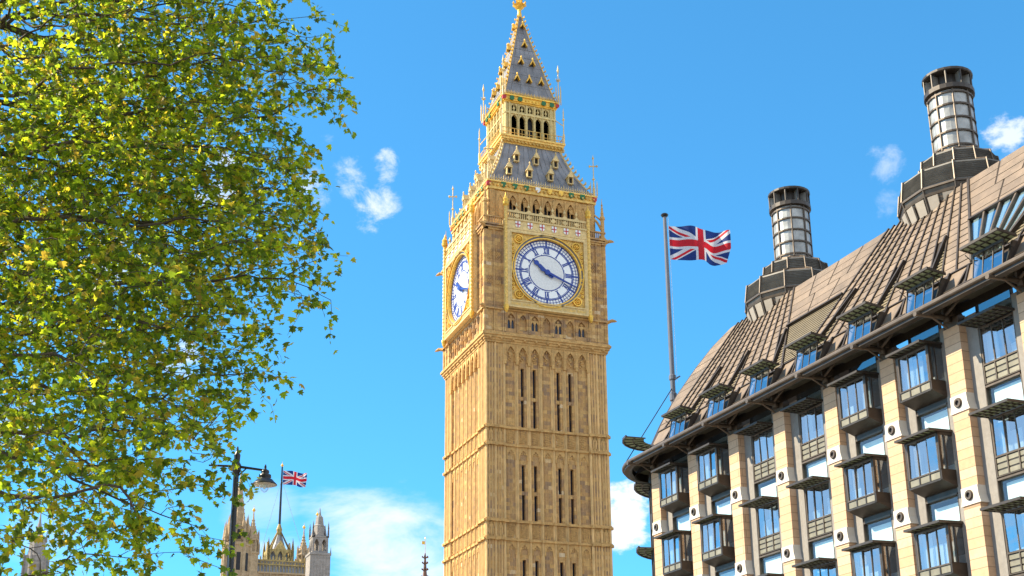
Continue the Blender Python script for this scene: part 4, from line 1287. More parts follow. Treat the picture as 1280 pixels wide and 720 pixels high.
for c, fl in zip(CH, fans):
    tiles = MB()
    for i in range(len(fl)-1):
        strip(fl[i], fl[i+1], SA, SB, 0.50, 0.0, in_louvre)
        p0, p1 = fl[i](SA), fl[i](SB)
        for q in range(12):
            s0 = SA+(SB-SA)*q/12; s1 = SA+(SB-SA)*(q+1)/12
            if inside(fl[i](s0)+.15, s0) and inside(fl[i](s1)+.15, s1): rib((fl[i](s0), s0), (fl[i](s1), s1), 0.04 if i else 0.06)
    rib((fl[-1](SA), SA), (fl[-1](SB), SB), 0.06)
    tiles.build('roof_panel', MT['tile'], roof_ob, recalc=False)
tiles = MB()
for (a, f0, f1, s1) in SLOTS:
    # dark recess frame on the left, ribbed louvre to the right, tapering upward
    n = 14; louv = MB()
    louv.add([RF(f0(SA)+.05, 0.012, SA), RF(f1(SA)-.03, 0.012, SA), RF(f1(s1), 0.012, s1), RF(f1(s1)-.05, 0.012, s1)], [(0, 1, 2, 3)])
    for i in range(n):
        s = SA+(s1-SA)*i/n
        w0 = f1(s)-(f1(s)-f0(s)-.08)*(1-i/n)
        louv.bx(RF, w0, f1(s)-.04, 0.012, 0.05, s+.03, s+.13)
    louv.build('roof_louvre', MT['louvre'], roof_ob)
    # the strip left of the taper is tiled
    for i in range(5):
        a0 = SA+(s1-SA)*i/5; b0 = SA+(s1-SA)*(i+1)/5
        g = lambda s: f1(s)-(f1(s)-f0(s)-.08)*(1-(s-SA)/(s1-SA))-.06
        if g(b0)-f0(b0) > .15: tile([(f0(a0)+.02, a0), (max(g(a0), f0(a0)+.03), a0), (g(b0), b0), (f0(b0), b0)])
    g = lambda s: f1(s)-(f1(s)-f0(s)-.08)*(1-(s-SA)/(s1-SA))
    rib((g(SA), SA), (g(s1), s1), 0.06, 0.22)
# wedges between neighbouring fans
glass_wedges = []
for wi, (fa, fb) in enumerate(zip(fans, fans[1:])):
    L_, R_ = fa[-1], fb[0]
    s_mid = 5.9
    if wi == 0:
        louv = MB()
        for i in range(20):
            s = SA+(s_mid-SA)*i/20; louv.bx(RF, L_(s)+.08, R_(s)-.08, 0.0, 0.03, s+.02, s+.12)
        louv.build('roof_louvre', MT['louvre'], roof_ob)
    else:
        glass_wedges.append((L_, R_, SA, s_mid))
    rib((L_(s_mid), s_mid), (R_(s_mid), s_mid), 0.06, 0.2)
    s = s_mid; tiles = MB()
    while s < SB-.05:
        b = min(s+0.62, SB)
        l0, r0 = L_(s), R_(s); l1, r1 = L_(b), R_(b)
        n = max(1, round((r0-l0)/1.9))
        for j in range(n):
            tile([(l0+(r0-l0)*j/n, s), (l0+(r0-l0)*(j+1)/n, s), (l1+(r1-l1)*(j+1)/n, b), (l1+(r1-l1)*j/n, b)])
        s = b
    tiles.build('roof_panel', MT['tile'], roof_ob, recalc=False)
# left-over at the end of the roof
tiles = MB()
L0 = fans[0][0]
s = SA
while s < SB-.05:
    b = min(s+0.60, SB); u0, u1 = ENDU(s), ENDU(b)
    if L0(s)-u0 > .15:
        tile([(u0, s), (L0(s), s), (L0(b), b), (min(u1, L0(b)-.1), b)])
    s = b
tiles.build('roof_panel', MT['tile'], roof_ob, recalc=False)
ribs.build('roof_rib', MT['rib'], roof_ob)
for (L_, R_, s0, s1) in glass_wedges:
    m = MB(); n = 5
    fr = MB()
    for j in range(n+1):
        p = lambda s: L_(s)+(R_(s)-L_(s))*j/n
        a0, a1 = (p(s0), s0), (p(s1), s1)
        fr.hexa([RF(a0[0]-.05, 0, s0), RF(a0[0]+.05, 0, s0), RF(a1[0]+.05, 0, s1), RF(a1[0]-.05, 0, s1),
                 RF(a0[0]-.05, .16, s0), RF(a0[0]+.05, .16, s0), RF(a1[0]+.05, .16, s1), RF(a1[0]-.05, .16, s1)])
    o = fr.build('skylight', MT['bronze_l'], roof_ob)
    m.poly([RF(L_(s0), .06, s0), RF(R_(s0), .06, s0), RF(R_(s1), .06, s1), RF(L_(s1), .06, s1)])
    m.build('skylight_glass', MT['skyl'], o, recalc=False)
    for j in range(n):
        c0 = L_(s0)+(R_(s0)-L_(s0))*(j+.3)/n
        b = MB(); b.poly([RF(L_(s0)+(R_(s0)-L_(s0))*(j+.2)/n, .03, s0), RF(L_(s0)+(R_(s0)-L_(s0))*(j+.55)/n, .03, s0),
                          RF(L_(s1)+(R_(s1)-L_(s1))*(j+.55)/n, .03, s1), RF(L_(s1)+(R_(s1)-L_(s1))*(j+.2)/n, .03, s1)])
        b.build('skylight_blind', MT['blind'], o)
for ctr in win:
    root = bpy.data.objects.new('roof_window', None); COL.objects.link(root); root.parent = roof_ob
    # upright glazing set into the slope
    h = 0.86
    m = MB()
    zb, zt = 20.2, 21.95
    nb = -0.32
    for s in (-1, 1):
        m.prism(lambda a, d, z: F(d, a, z), [(nb+.02, zb), (-0.15, zb), (nb+.05-(zt-zb)*.35, zt), (-1.3, zt)], ctr+s*(h+.05)-.05, ctr+s*(h+.05)+.05)
    for i in range(4):
        a = ctr-h+2*h*i/3
        m.hexa([F(a-.02, -.2, zb), F(a+.02, -.2, zb), F(a+.02, -.14, zb), F(a-.02, -.14, zb), F(a-.02, -.55, zt), F(a+.02, -.55, zt), F(a+.02, -.49, zt), F(a-.02, -.49, zt)])
    m.bx(F, ctr-h, ctr+h, -0.2, -0.1, zb-.05, zb+.05); m.bx(F, ctr-h, ctr+h, -.60, -.46, zt-.05, zt+.05)
    m.build('roof_window_frame', MT['bronze'], root)
    for i in range(3):
        g = MB(); a, b = ctr-h+2*h*i/3+.03, ctr-h+2*h*(i+1)/3-.03
        g.poly([F(a, -.16, zb+.05), F(b, -.16, zb+.05), F(b, -.51, zt-.05), F(a, -.51, zt-.05)])
        g.build('pane', MT['glass'], root, recalc=False)
    canopy(ctr-1.05, ctr+1.15, -0.95, 0.05, 22.06, 'roof_canopy', root, 0.08, -0.12, 6)
    for s in (-1, 1):
        m = MB(); m.tube(F(ctr+s*1.02, -.75, 21.6), F(ctr+s*1.02, -0.2, 21.97), 0.02, 0.02, 6)
        m.build('canopy_strut', MT['bronze'], root)
arc_canopy(ENDU(0)+0.2, -1.9, 1.4, 2.7, radians(5), radians(120), 21.75, 8)
# ---- chimneys
def chimney(u):
    c = F(u, -7.2, 0); UP = 1.02
    root = bpy.data.objects.new('chimney', None); COL.objects.link(root); root.parent = ob_root
    root.location = Vector(c)+Vector((0, 0, 26))-ob_root.location
    c = Vector(c)+Vector((0, 0, UP))
    N = 12
    m = MB(); m.lathe(c, [(1.05, 30.3), (1.05, 33.7)], 24); m.build('flue', MT['steel'], root, smooth=False)
    b = MB()
    for z in (30.55, 31.33, 32.08, 32.83, 33.5): b.lathe(c, [(1.05, z-.05), (1.13, z-.045), (1.13, z+.045), (1.05, z+.05)], 24)
    for i in range(8):
        a = 2*pi*(i+.3)/8
        b.tube((c[0]+1.08*cos(a), c[1]+1.08*sin(a), 30.4+UP), (c[0]+1.08*cos(a), c[1]+1.08*sin(a), 33.7+UP), 0.055, 0.055, 6)
    b.build('flue_band', MT['bronze_l'], root)
    k = MB()
    k.lathe(c, [(1.05, 33.62), (1.24, 33.68), (1.24, 33.92), (1.16, 33.95)], 24)
    k.lathe(c, [(1.20, 34.66), (1.25, 34.70), (1.25, 34.82), (1.0, 34.86)], 24)
    k.lathe(c, [(0.75, 33.9), (0.75, 34.7)], 16)
    for i in range(10):
        a = 2*pi*(i+.3)/10
        p = Vector((c[0], c[1], UP)); d = Vector((cos(a), sin(a), 0))
        k.tube(p+d*1.18+Vector((0, 0, 33.9)), p+d*1.18+Vector((0, 0, 34.72)), 0.05, 0.05, 6)
    k.build('chimney_cap', MT['bronze'], root)
    for i in range(10):
        v = MB()
        a = 2*pi*(i+.3)/10; d0, d1 = 0.72, 1.18; t = Vector((-sin(a), cos(a), 0))*.015
        p = Vector((c[0], c[1], UP)); e = Vector((cos(a), sin(a), 0))
        v.hexa([p+e*d0-t+Vector((0, 0, 33.93)), p+e*d1-t+Vector((0, 0, 33.93)), p+e*d1+t+Vector((0, 0, 33.93)), p+e*d0+t+Vector((0, 0, 33.93)),
                p+e*d0-t+Vector((0, 0, 34.68)), p+e*d1-t+Vector((0, 0, 34.68)), p+e*d1+t+Vector((0, 0, 34.68)), p+e*d0+t+Vector((0, 0, 34.68))])
        v.build('cap_vane', MT['steel'], root)
    t = MB()
    t.lathe(c, [(1.08, 30.45), (1.1, 30.3), (1.80, 29.95)], N, .5); t.lathe(c, [(1.85, 29.28), (2.92, 28.75)], N, .5)
    t.build('chimney_skirt', MT['tile'], root)
    l = MB()
    l.lathe(c, [(1.82, 29.98), (1.92, 29.2)], N, .5); l.lathe(c, [(2.92, 28.78), (3.08, 27.75)], N, .5)
    for i in range(9): l.lathe(c, [(2.93+.017*i, 28.68-.1*i), (3.01+.017*i, 28.66-.1*i), (2.95+.017*i, 28.62-.1*i)], N, .5)
    for i in range(6): l.lathe(c, [(1.84+.014*i, 29.88-.11*i), (1.91+.014*i, 29.86-.11*i), (1.85+.014*i, 29.82-.11*i)], N, .5)
    l.build('louvre_ring', MT['louvre_ring'], root)
    r = MB()
    for i in range(N):
        a = 2*pi*(i+.5)/N; e = Vector((cos(a), sin(a), 0)); p = Vector((c[0], c[1], UP))
        for (r0, z0, r1, z1) in ((1.12, 30.3, 1.86, 29.97), (1.88, 29.98, 1.98, 29.2), (1.98, 29.25, 2.98, 28.76), (2.98, 28.8, 3.13, 27.72), (3.1, 27.7, 2.75, 26.4)):
            r.tube(p+e*r0+Vector((0, 0, z0)), p+e*r1+Vector((0, 0, z1)), 0.05, 0.05, 6)
    r.lathe(c, [(3.0, 27.75), (3.14, 27.74), (3.14, 27.64), (3.0, 27.62)], N, .5)
    r.lathe(c, [(2.85, 27.4), (3.06, 27.4), (3.02, 27.3), (2.8, 27.3)], N, .5)
    r.build('chimney_rib', MT['bronze_l'], root)
    w = MB(); w.lathe(c, [(3.06, 27.65), (2.98, 27.35), (2.6, 26.0)], N, .5); w.build('chimney_base', MT['bronze_l'], root)
    bw = MB()
    for i in range(N*2):
        a = 2*pi*(i+.5)/(N*2); e = Vector((cos(a), sin(a), 0)); t = Vector((-sin(a), cos(a), 0)); p = Vector((c[0], c[1], UP))
        pts = [p+e*2.93-t*.27+Vector((0, 0, 27.24)), p+e*2.93+t*.27+Vector((0, 0, 27.24)), p+e*2.72+t*.24+Vector((0, 0, 26.5)), p+e*2.72-t*.24+Vector((0, 0, 26.5))]
        bw.hexa([q-e*.05 for q in pts]+[q+e*.045 for q in pts])
    bw.build('base_light', MT['base_panel'], root)
for u in CH: chimney(u)
# ------------------------------------------------------------------ flags
MT['flag_blue'] = simple('flag_blue', (0.008, 0.030, 0.16), 0.8, 0, 0.08, 3.0)
MT['flag_red'] = simple('flag_red', (0.52, 0.010, 0.022), 0.8, 0, 0.08, 3.0)
MT['flag_white'] = simple('flag_white', (0.60, 0.60, 0.63), 0.8, 0, 0.05, 3.0)
for k in ('flag_blue', 'flag_red', 'flag_white'):
    nt = MT[k].node_tree; b = nt.nodes['Principled BSDF']
    tl = nt.nodes.new('ShaderNodeBsdfTranslucent'); mx_ = nt.nodes.new('ShaderNodeMixShader'); mx_.inputs[0].default_value = 0.3
    src = b.inputs['Base Color'].links[0].from_socket
    nt.links.new(src, tl.inputs['Color']); nt.links.new(b.outputs[0], mx_.inputs[1]); nt.links.new(tl.outputs[0], mx_.inputs[2])
    nt.links.new(mx_.outputs[0], nt.nodes['Material Output'].inputs['Surface'])
MT['pole'] = simple('grey_pole_paint', (0.15, 0.15, 0.165), 0.3, 0.3, 0.1)
def union(u, v):
    x, y = u*60, v*30
    if 12.0 <= y <= 18.0 or 27.0 <= x <= 33.0: return 1
    if 10.0 <= y <= 20.0 or 25.0 <= x <= 35.0: return 2
    L_ = sqrt(60*60+30*30)
    s = (30*x-60*y)/L_                # distance from the rising diagonal (positive below)
    t = (30*x+60*y-1800)/L_           # the falling one
    left = x < 30
    for d, sg in ((s, 1), (t, -1)):
        pass
    # counterchanged saltire: red lies towards the lower side by the hoist for the rising arm
    a = s if left else -s
    b = -t if left else t
    if 0 <= a <= 2.0 or 0 <= b <= 2.0: return 1
    if abs(s) <= 3.0 or abs(t) <= 3.0: return 2
    return 0
def flag(name, hoist, fly, width, height, nx, ny, wave, label, group, sag=0.0, curl=0.0):
    fly = Vector(fly).normalized(); side = Vector((-fly.y, fly.x, 0)).normalized()
    vv = []; ff = []; mi = []
    for j in range(ny+1):
        for i in range(nx+1):
            u, v = i/nx, j/ny
            amp = wave*(u**0.8)
            ph = 2*pi*(1.55*u+0.22*v)
            y = amp*sin(ph)+0.35*amp*sin(2*pi*(3.1*u-0.4*v)+1)
            x = u*width*(0.93-curl*0.12*u*(1-v))
            z = v*height-height+0.06*height*sin(2*pi*(0.9*u)+0.3)*u-sag*u*height*(0.7+0.3*u)
            # the lower fly corner folds under, the upper one furls
            x -= curl*width*0.10*max(0, u-0.75)/0.25*abs(v-0.45)
            y += curl*height*0.35*max(0, u-0.78)/0.22*(v-0.5)
            p = Vector(hoist)+fly*x+side*y+Vector((0, 0, z)); vv.append(tuple(p-Vector(hoist)))
    for j in range(ny):
        for i in range(nx):
            a = j*(nx+1)+i
            ff.append((a, a+1, a+nx+2, a+nx+1)); mi.append((0, 1, 2)[union((i+.5)/nx, (j+.5)/ny)])
    me = bpy.data.meshes.new(name); me.from_pydata(vv, [], ff)
    for k in ('flag_blue', 'flag_red', 'flag_white'): me.materials.append(MT[k])
    me.polygons.foreach_set('material_index', mi); me.polygons.foreach_set('use_smooth', [True]*len(ff))
    me.update()
    o = bpy.data.objects.new(name, me); o.location = hoist; COL.objects.link(o)
    return tag(o, label, 'flag', group)
PX, PY = -6.83, -43.82
fp = thing('flagpole', (PX, PY, 20.0), 'tall pale grey flagpole standing behind the end of the brown roof', 'flagpole', 'flagpoles')
m = MB(); m.tube((PX, PY, 18.0), (PX, PY, 30), 0.17, 0.155, 14); m.tube((PX, PY, 30), (PX, PY, 38.0), 0.155, 0.115, 14); m.build('pole', MT['pole'], fp)
m = MB(); m.lathe((PX, PY, 0), [(0.05, 37.95), (0.2, 38.02), (0.26, 38.12), (0.2, 38.2), (0.05, 38.25)], 12); m.build('truck_cap', MT['black'], fp)
m = MB(); m.lathe((PX, PY, 0), [(0.2, 25.2), (0.24, 25.25), (0.24, 25.7), (0.2, 25.75)], 10); m.lathe((PX, PY, 0), [(0.2, 26.6), (0.23, 26.65), (0.23, 26.9), (0.2, 26.95)], 10)
m.tube((PX+.2, PY, 26.7), (PX+.5, PY-.1, 26.9), 0.05, 0.05, 6); m.build('pole_collar', MT['pole'], fp)
m = MB()
m.tube((PX+0.22, PY-.05, 38.0), (PX+0.30, PY-.05, 26.5), 0.014, 0.014, 4); m.build('halyard', MT['white'], fp)
m = MB(); m.tube((PX+.1, PY, 26.3), F(-3.2, 0.4, 20.2), 0.03, 0.03, 6); m.build('stay_cable', MT['black'], fp)
flag('union_flag', (PX+0.24, PY-0.06, 37.35), (0.97, -0.22, 0), 4.62, 2.4, 200, 100, 0.40,
     'large Union flag flying from the pole above the brown roof', 'Union flags', sag=0.05, curl=0.75)

MT['old_gilt'] = simple('weathered_gilding', (0.36, 0.27, 0.10), 0.6, 0.2, 0.4, 1.0)
# ------------------------------------------------------------------ palace tower and far spires
def octurret(m, c, r, z0, z1, zt, tip, n=8):
    """octagon shaft z0..z1, open arcaded stage to zt, ogee cap to tip (mesh m)"""
    m.lathe(c, [(r, z0), (r, z1)], n, .5)
    m.lathe(c, [(r, z1), (r*1.18, z1+.3), (r*1.18, z1+.8), (r*.92, z1+.9)], n, .5)
    for i in range(n):
        a = 2*pi*(i+.5)/n; x, y = c[0]+r*.9*cos(a), c[1]+r*.9*sin(a)
        m.tube((x, y, z1+.8), (x, y, zt), r*.13, r*.13, 5)
        m.lathe((c[0]+r*1.1*cos(a), c[1]+r*1.1*sin(a), 0), [(r*.10, z1+.3), (r*.10, z1+(zt-z1)*.6), (.02, z1+(zt-z1)*.95)], 5)
        m.lathe((c[0]+r*.95*cos(a), c[1]+r*.95*sin(a), 0), [(r*.12, zt), (r*.10, zt+r*.9), (.02, zt+r*1.6)], 5)
    m.lathe(c, [(r*.5, z1+.8), (r*.5, zt)], 6)
    m.lathe(c, [(r*1.02, zt-.4), (r*1.1, zt), (r*.95, zt+.3)], n, .5)
    h = tip-zt
    m.lathe(c, [(r*.92, zt+.2), (r*.80, zt+.14*h), (r*.52, zt+.34*h), (r*.27, zt+.56*h), (r*.13, zt+.78*h), (r*.07, tip)], n, .5)
    for i in range(n):
        a = 2*pi*(i+.5)/n
        for f, q in ((.14, .80), (.24, .66), (.34, .52), (.45, .39), (.56, .27), (.68, .2)):
            m.lathe((c[0]+r*q*cos(a), c[1]+r*q*sin(a), zt+f*h), [(.03, -.2), (.22, 0), (.03, .3)], 5)
def ball(c, z, r, parent, name='gold_finial'):
    g = MB(); g.lathe(c, [(r*.3, z-r), (r*.6, z-.4*r), (r, z), (r*.9, z+.6*r), (r*.4, z+1.1*r), (r*.15, z+1.6*r), (r*.1, z+3*r)], 8)
    return g.build(name, MT['gold'], parent)
VX, VY, VH = 33.95, 309.4, 10.2
vt = thing('palace_tower', (VX, VY, GROUND), 'distant square stone palace tower with turrets and gold crested roof, a flag above', 'tower')
m = MB()
m.bx(ID, VX-VH, VX+VH, VY-VH, VY+VH, GROUND, 75.3)
for T0 in range(4):
    TT = TS(T0); TV = lambda a, d, z: tuple(Vector(TT(a, d, z))+Vector((VX, VY, 0)))
    for k in range(9): m.bx(TV, -8+2*k-.2, -8+2*k+.2, VH, VH+.4, 40, 75)
    for z in (66, 70, 74.8): m.bx(TV, -8, 8, VH, VH+.6, z, z+.5)
m.build('tower_wall', MT['pale_stone'], vt)
for sx in (-1, 1):
    for sy in (-1, 1):
        c = (VX+sx*VH, VY+sy*VH, 0)
        m = MB(); octurret(m, c, 2.1, 30, 80.3, 85.2, 94.2)
        o = m.build('corner_turret', MT['pale_stone'], vt)
        ball(c, 94.6, 0.55, o)
m = MB(); m.hexa([(VX+sx*8.6, VY+sy*8.6, 75.0) for sx, sy in ((-1, -1), (1, -1), (1, 1), (-1, 1))]+[(VX+sx*7.6, VY+sy*7.6, 79.6) for sx, sy in ((-1, -1), (1, -1), (1, 1), (-1, 1))])
m.build('dark_roof', MT['lead'], vt)
m = MB()
for T0 in range(4):
    TT = TS(T0); TV = lambda a, d, z: tuple(Vector(TT(a, d, z))+Vector((VX, VY, 0)))
    for z0, d in ((79.2, 8.3), (77.9, 8.6)): m.bx(TV, -d, d, d-.15, d, z0, z0+.4)
    for k in range(17):
        a = -8+k; m.prism(TV, [(a-.2, 79.6), (a+.2, 79.6), (a+.2, 80.2), (a, 80.9 if k % 2 else 80.4), (a-.2, 80.2)], 8.2, 8.4)
        m.bx(TV, a-.12, a+.12, 8.3, 8.5, 75.6, 77.8); m.lathe(TV(a, 8.5, 78.3), [(.1, 0), (.3, .3), (.05, .7)], 5)
    # lantern crown
    for s in (-1, 1):
        m.tube(TV(s*3.9, 3.9, 79.4), TV(s*3.9, 3.9, 84.5), .55, .45, 6); m.tube(TV(s*3.9, 3.9, 84.5), TV(s*3.9, 3.9, 87.8), .45, .03, 6)
        m.tube(TV(s*3.2, 3.2, 83.6), TV(s*0.4, .4, 90.6), .33, .22, 6)
    for a in (-2.4, 0, 2.4): m.arch(TV, a-1.2, a+1.2, 79.4, 84.0, 3.6, 4.0, .8, 79.4, 82, 83.4, seg=6)
    m.prism(TV, [(-1.9, 84.0), (1.9, 84.0), (0, 87.0)], 3.4, 3.8)
m.lathe((VX, VY, 0), [(.6, 88.5), (.85, 90.5), (1.0, 91.2), (.6, 92.3), (.4, 93.0)], 8)
m.build('gold_lantern', MT['old_gilt'], vt)
m = MB(); m.lathe((VX, VY, 0), [(3.0, 79.4), (3.0, 84), (1.6, 86.5), (.5, 90)], 8); m.build('lantern_roof', MT['lead'], vt)
vp = thing('flagpole', (VX, VY, 92.0), 'distant tall flagpole with gold ball rising from the palace tower', 'flagpole', 'flagpoles')
m = MB(); m.tube((VX, VY, 92), (VX, VY, 112.2), .42, .26, 8)
m.build('pole', MT['black'], vp); ball((VX, VY, 0), 112.6, .5, vp)
m = MB()
for dx, dy in ((-8, -8), (8, -8)): m.tube((VX, VY, 108), (VX+dx*.9, VY+dy*.9, 81), .06, .06, 4)
m.build('stay_cable', MT['steel'], vp)
flag('union_flag', (VX+.35, VY-.2, 111.0), (0.97, -0.22, -0.02), 8.6, 4.7, 80, 40, 0.7, 'small distant Union flag over the palace tower beside the street lamp', 'Union flags', sag=0.12, curl=0.4)

# tall slender spire behind the lamp post
sx_, sy_ = 1.0, 181.4
sp_ = thing('stone_spire', (sx_, sy_, GROUND), 'tall slender tan stone spire on a buttressed tower behind the street lamp post', 'spire')
m = MB(); m.lathe((sx_, sy_, 0), [(1.75, 63.5), (.95, 69), (.12, 76.2)], 8, .5)
for k in range(13):
    z = 64+k*.9; r = float(np.interp(z, [63.5, 69, 76.2], [1.75, .95, .12]))
    for i in range(8):
        a = 2*pi*(i+.5)/8; m.lathe((sx_+r*cos(a), sy_+r*sin(a), z), [(.02, -.15), (.13, 0), (.02, .2)], 4)
m.build('spire', MT['pale_stone'], sp_)
m = MB(); m.lathe((sx_, sy_, 0), [(3.0, GROUND), (3.0, 59.0), (3.25, 59.2), (3.25, 59.8), (2.1, 60), (2.1, 63.4), (2.3, 63.6), (1.8, 64)], 8, .5)
for i in range(8):
    a = 2*pi*(i+.5)/8
    x, y = sx_+3.0*cos(a), sy_+3.0*sin(a)
    m.tube((x, y, 40), (x, y, 61), .42, .36, 6); m.lathe((x, y, 0), [(.5, 61), (.4, 61.3), (.05, 64.8)], 6)
    x, y = sx_+2.2*cos(a), sy_+2.2*sin(a); m.lathe((x, y, 0), [(.3, 60), (.3, 64), (.03, 66.5)], 6)
m.build('spire_tower', MT['pale_stone'], sp_)
for i in range(8):
    m = MB(); a = 2*pi*i/8; e = Vector((cos(a), sin(a), 0)); t = Vector((-sin(a), cos(a), 0)); p = Vector((sx_, sy_, 0))
    for (r, z0, z1, w) in ((1.97, 60.6, 62.8, .4), (2.8, 53.5, 57.5, .45)):
        q = [p+e*(r-.2)-t*w, p+e*(r-.2)+t*w, p+e*(r+.02)+t*w, p+e*(r+.02)-t*w]
        m = MB(); m.hexa([v+Vector((0, 0, z0)) for v in q]+[v+Vector((0, 0, z1)) for v in q]); m.build('belfry_opening', MT['dark'], sp_)
# grey tower with open top stage, right of the palace tower
gx, gy = 18.75, 178.1
gt = thing('grey_turret', (gx, gy, GROUND), 'plain pale grey square turret with an open arched top and pinnacles', 'turret')
m = MB(); m.bx(ID, gx-2.3, gx+2.3, gy-2.3, gy+2.3, GROUND, 57.4)
for k in range(-3, 4): m.bx(ID, gx+.7*k-.06, gx+.7*k+.06, gy-2.36, gy-2.3, 20, 57.4)
m.bx(ID, gx-2.45, gx+2.45, gy-2.45, gy+2.45, 57.4, 57.9)
m.build('plain_shaft', MT['grey_stone'], gt)
m = MB()
for T0 in range(4):
    TT = TS(T0); TV = lambda a, d, z: tuple(Vector(TT(a, d, z))+Vector((gx, gy, 0)))
    for a in (-.85, .85): m.arch(TV, a-.85, a+.85, 57.9, 61.6, 1.5, 1.8, .5, 58.4, 60.2, 61.1, seg=6)
    m.prism(TV, [(-1.2, 61.6), (1.2, 61.6), (0, 63.4)], 1.3, 1.6)
    m.bx(TV, -1.9, 1.9, 1.3, 1.9, 61.5, 61.8)
    for s in (-1, 1):
        m.tube(TV(s*2.3, 2.3, 57.9), TV(s*2.3, 2.3, 59.2), .14, .02, 5)
        m.tube(TV(s*1.75, 1.75, 61.6), TV(s*1.75, 1.75, 63.6), .22, .18, 6); m.tube(TV(s*1.75, 1.75, 63.6), TV(s*1.75, 1.75, 65.2), .2, .02, 6)
m.lathe((gx, gy, 0), [(1.3, 61.7), (1.25, 64.2), (1.35, 64.4), (1.0, 64.7), (.8, 66.4), (.3, 67.0), (.06, 68.6)], 6)
m.build('open_top', MT['grey_stone'], gt)
# far grey tower seen through the leaves
cx_, cy_ = -40.4, 234.8
ct = thing('far_grey_tower', (cx_, cy_, GROUND), 'far grey gothic tower with stepped top, half hidden behind the leaves', 'tower')
m = MB(); m.lathe((cx_, cy_, 0), [(2.9, GROUND), (2.9, 64.3), (2.2, 64.6), (2.0, 68.6), (2.15, 69), (1.2, 69.6), (.35, 73), (.06, 76)], 8, .5)
for i in range(8):
    a = 2*pi*(i+.5)/8
    for r, z0, z1 in ((3.2, 58, 66.5), (2.1, 68, 70.6)): m.lathe((cx_+r*cos(a), cy_+r*sin(a), 0), [(.28, z0), (.26, z1-1.6), (.02, z1)], 5)
m.build('tower_wall', MT['grey_stone'], ct)
m = MB()
for i in range(8):
    a = 2*pi*i/8; p = Vector((cx_+1.84*cos(a), cy_+1.84*sin(a), 0)); t = Vector((-sin(a), cos(a), 0)); e = Vector((cos(a), sin(a), 0))
    m.poly([p+t*.35+e*.06+Vector((0, 0, 65.2)), p-t*.35+e*.06+Vector((0, 0, 65.2)), p-t*.35+e*.03+Vector((0, 0, 68)), p+t*.35+e*.03+Vector((0, 0, 68))])
m.build('opening', MT['dark'], ct)
# brown crocketed spirelet beside the clock tower
qx, qy = 1.63, 38.03
MT['rust'] = simple('red_brown_iron', (0.14, 0.07, 0.045), 0.6, 0.2, 0.3)
qs = thing('iron_spirelet', (qx, qy, GROUND), 'thin brown crocketed spirelet with gilded vane left of the clock tower foot', 'spire')
m = MB(); m.lathe((qx, qy, 0), [(1.0, 20), (.55, 26), (.22, 29), (.10, 31.0), (.06, 31.2)], 8)
for z, r in ((26.5, .62), (27.4, .52), (28.3, .42), (29.2, .38), (30.0, .34), (30.7, .36)):
    for i in range(6):
        a = 2*pi*i/6; r0 = float(np.interp(z, [26, 29, 31], [.5, .2, .08]))
        m.tube((qx+r0*cos(a), qy+r0*sin(a), z-.1), (qx+r*cos(a), qy+r*sin(a), z), .06, .07, 5)
        m.lathe((qx+r*cos(a), qy+r*sin(a), z), [(.02, -.08), (.09, .02), (.02, .16)], 5)
m.build('crocketed_spire', MT['rust'], qs)
m = MB(); m.tube((qx, qy, 31), (qx, qy, 33.3), .035, .025, 6); m.lathe((qx, qy, 0), [(.02, 32.9), (.07, 33.0), (.02, 33.15)], 6)
m.bx(ID, qx-.42, qx-.06, qy-.02, qy+.02, 32.25, 32.65); m.build('vane', MT['gold'], qs)
m = MB(); m.bx(ID, qx-9, qx+30, qy-3, qy+20, GROUND, 20); m.build('range_below', MT['pale_stone'], qs)

# ------------------------------------------------------------------ street lamp
lx, ly = -41.905, -97.347
MT['lampglass'] = None
def clear_glass(name):
    m, nt, N, L, b = new_mat(name); N.remove(b)
    gl_ = N.new('ShaderNodeBsdfGlossy'); gl_.inputs['Roughness'].default_value = .03
    tr_ = N.new('ShaderNodeBsdfTransparent'); tr_.inputs['Color'].default_value = (.9, .95, .97, 1)
    lw = N.new('ShaderNodeLayerWeight'); lw.inputs['Blend'].default_value = .25
    mx_ = N.new('ShaderNodeMixShader'); L.new(lw.outputs['Facing'], mx_.inputs[0]); L.new(tr_.outputs[0], mx_.inputs[1]); L.new(gl_.outputs[0], mx_.inputs[2])
    L.new(mx_.outputs[0], N['Material Output'].inputs['Surface']); return m
lamp = thing('street_lamp', (lx, ly, GROUND), 'black street lamp post with bell shaped lantern on a bracket, under the leaves', 'street lamp')
m = MB(); m.lathe((lx, ly, 0), [(.13, GROUND), (.13, GROUND+.9), (.08, GROUND+1.1), (.046, 1.0), (.038, 4.55), (.062, 4.6), (.062, 4.68), (.038, 4.72), (.045, 4.82), (.02, 4.87), (.01, 4.94)], 14)
m.build('post', MT['black'], lamp)
d = Vector((cos(HEAD), -sin(HEAD), 0))
hd = Vector((lx, ly, 0))+d*0.395
m = MB()
m.tube((lx, ly, 4.66), hd+Vector((0, 0, 4.60)), .02, .016, 8)
m.tube((lx, ly, 4.66), Vector((lx, ly, 4.68))-d*.38, .02, .012, 8)
m.tube((lx, ly, 4.50), Vector((lx, ly, 4.645))+d*.15, .01, .01, 6)
m.tube(hd+Vector((0, 0, 4.66)), hd+Vector((0, 0, 4.53)), .016, .016, 8)
m.build('bracket_arm', MT['black'], lamp)
m = MB()
m.lathe(hd, [(0.00984, 4.681), (0.0164, 4.618), (0.0492, 4.6), (0.0574, 4.573), (0.0451, 4.555), (0.082, 4.537), (0.0861, 4.501), (0.0697, 4.487), (0.1066, 4.47), (0.1353, 4.438), (0.1681, 4.406), (0.1706, 4.397), (0.164, 4.397), (0.1312, 4.42), (0.082, 4.442), (0.0164, 4.447)], 24)
m.build('lamp_hood', MT['black'], lamp, smooth=True)
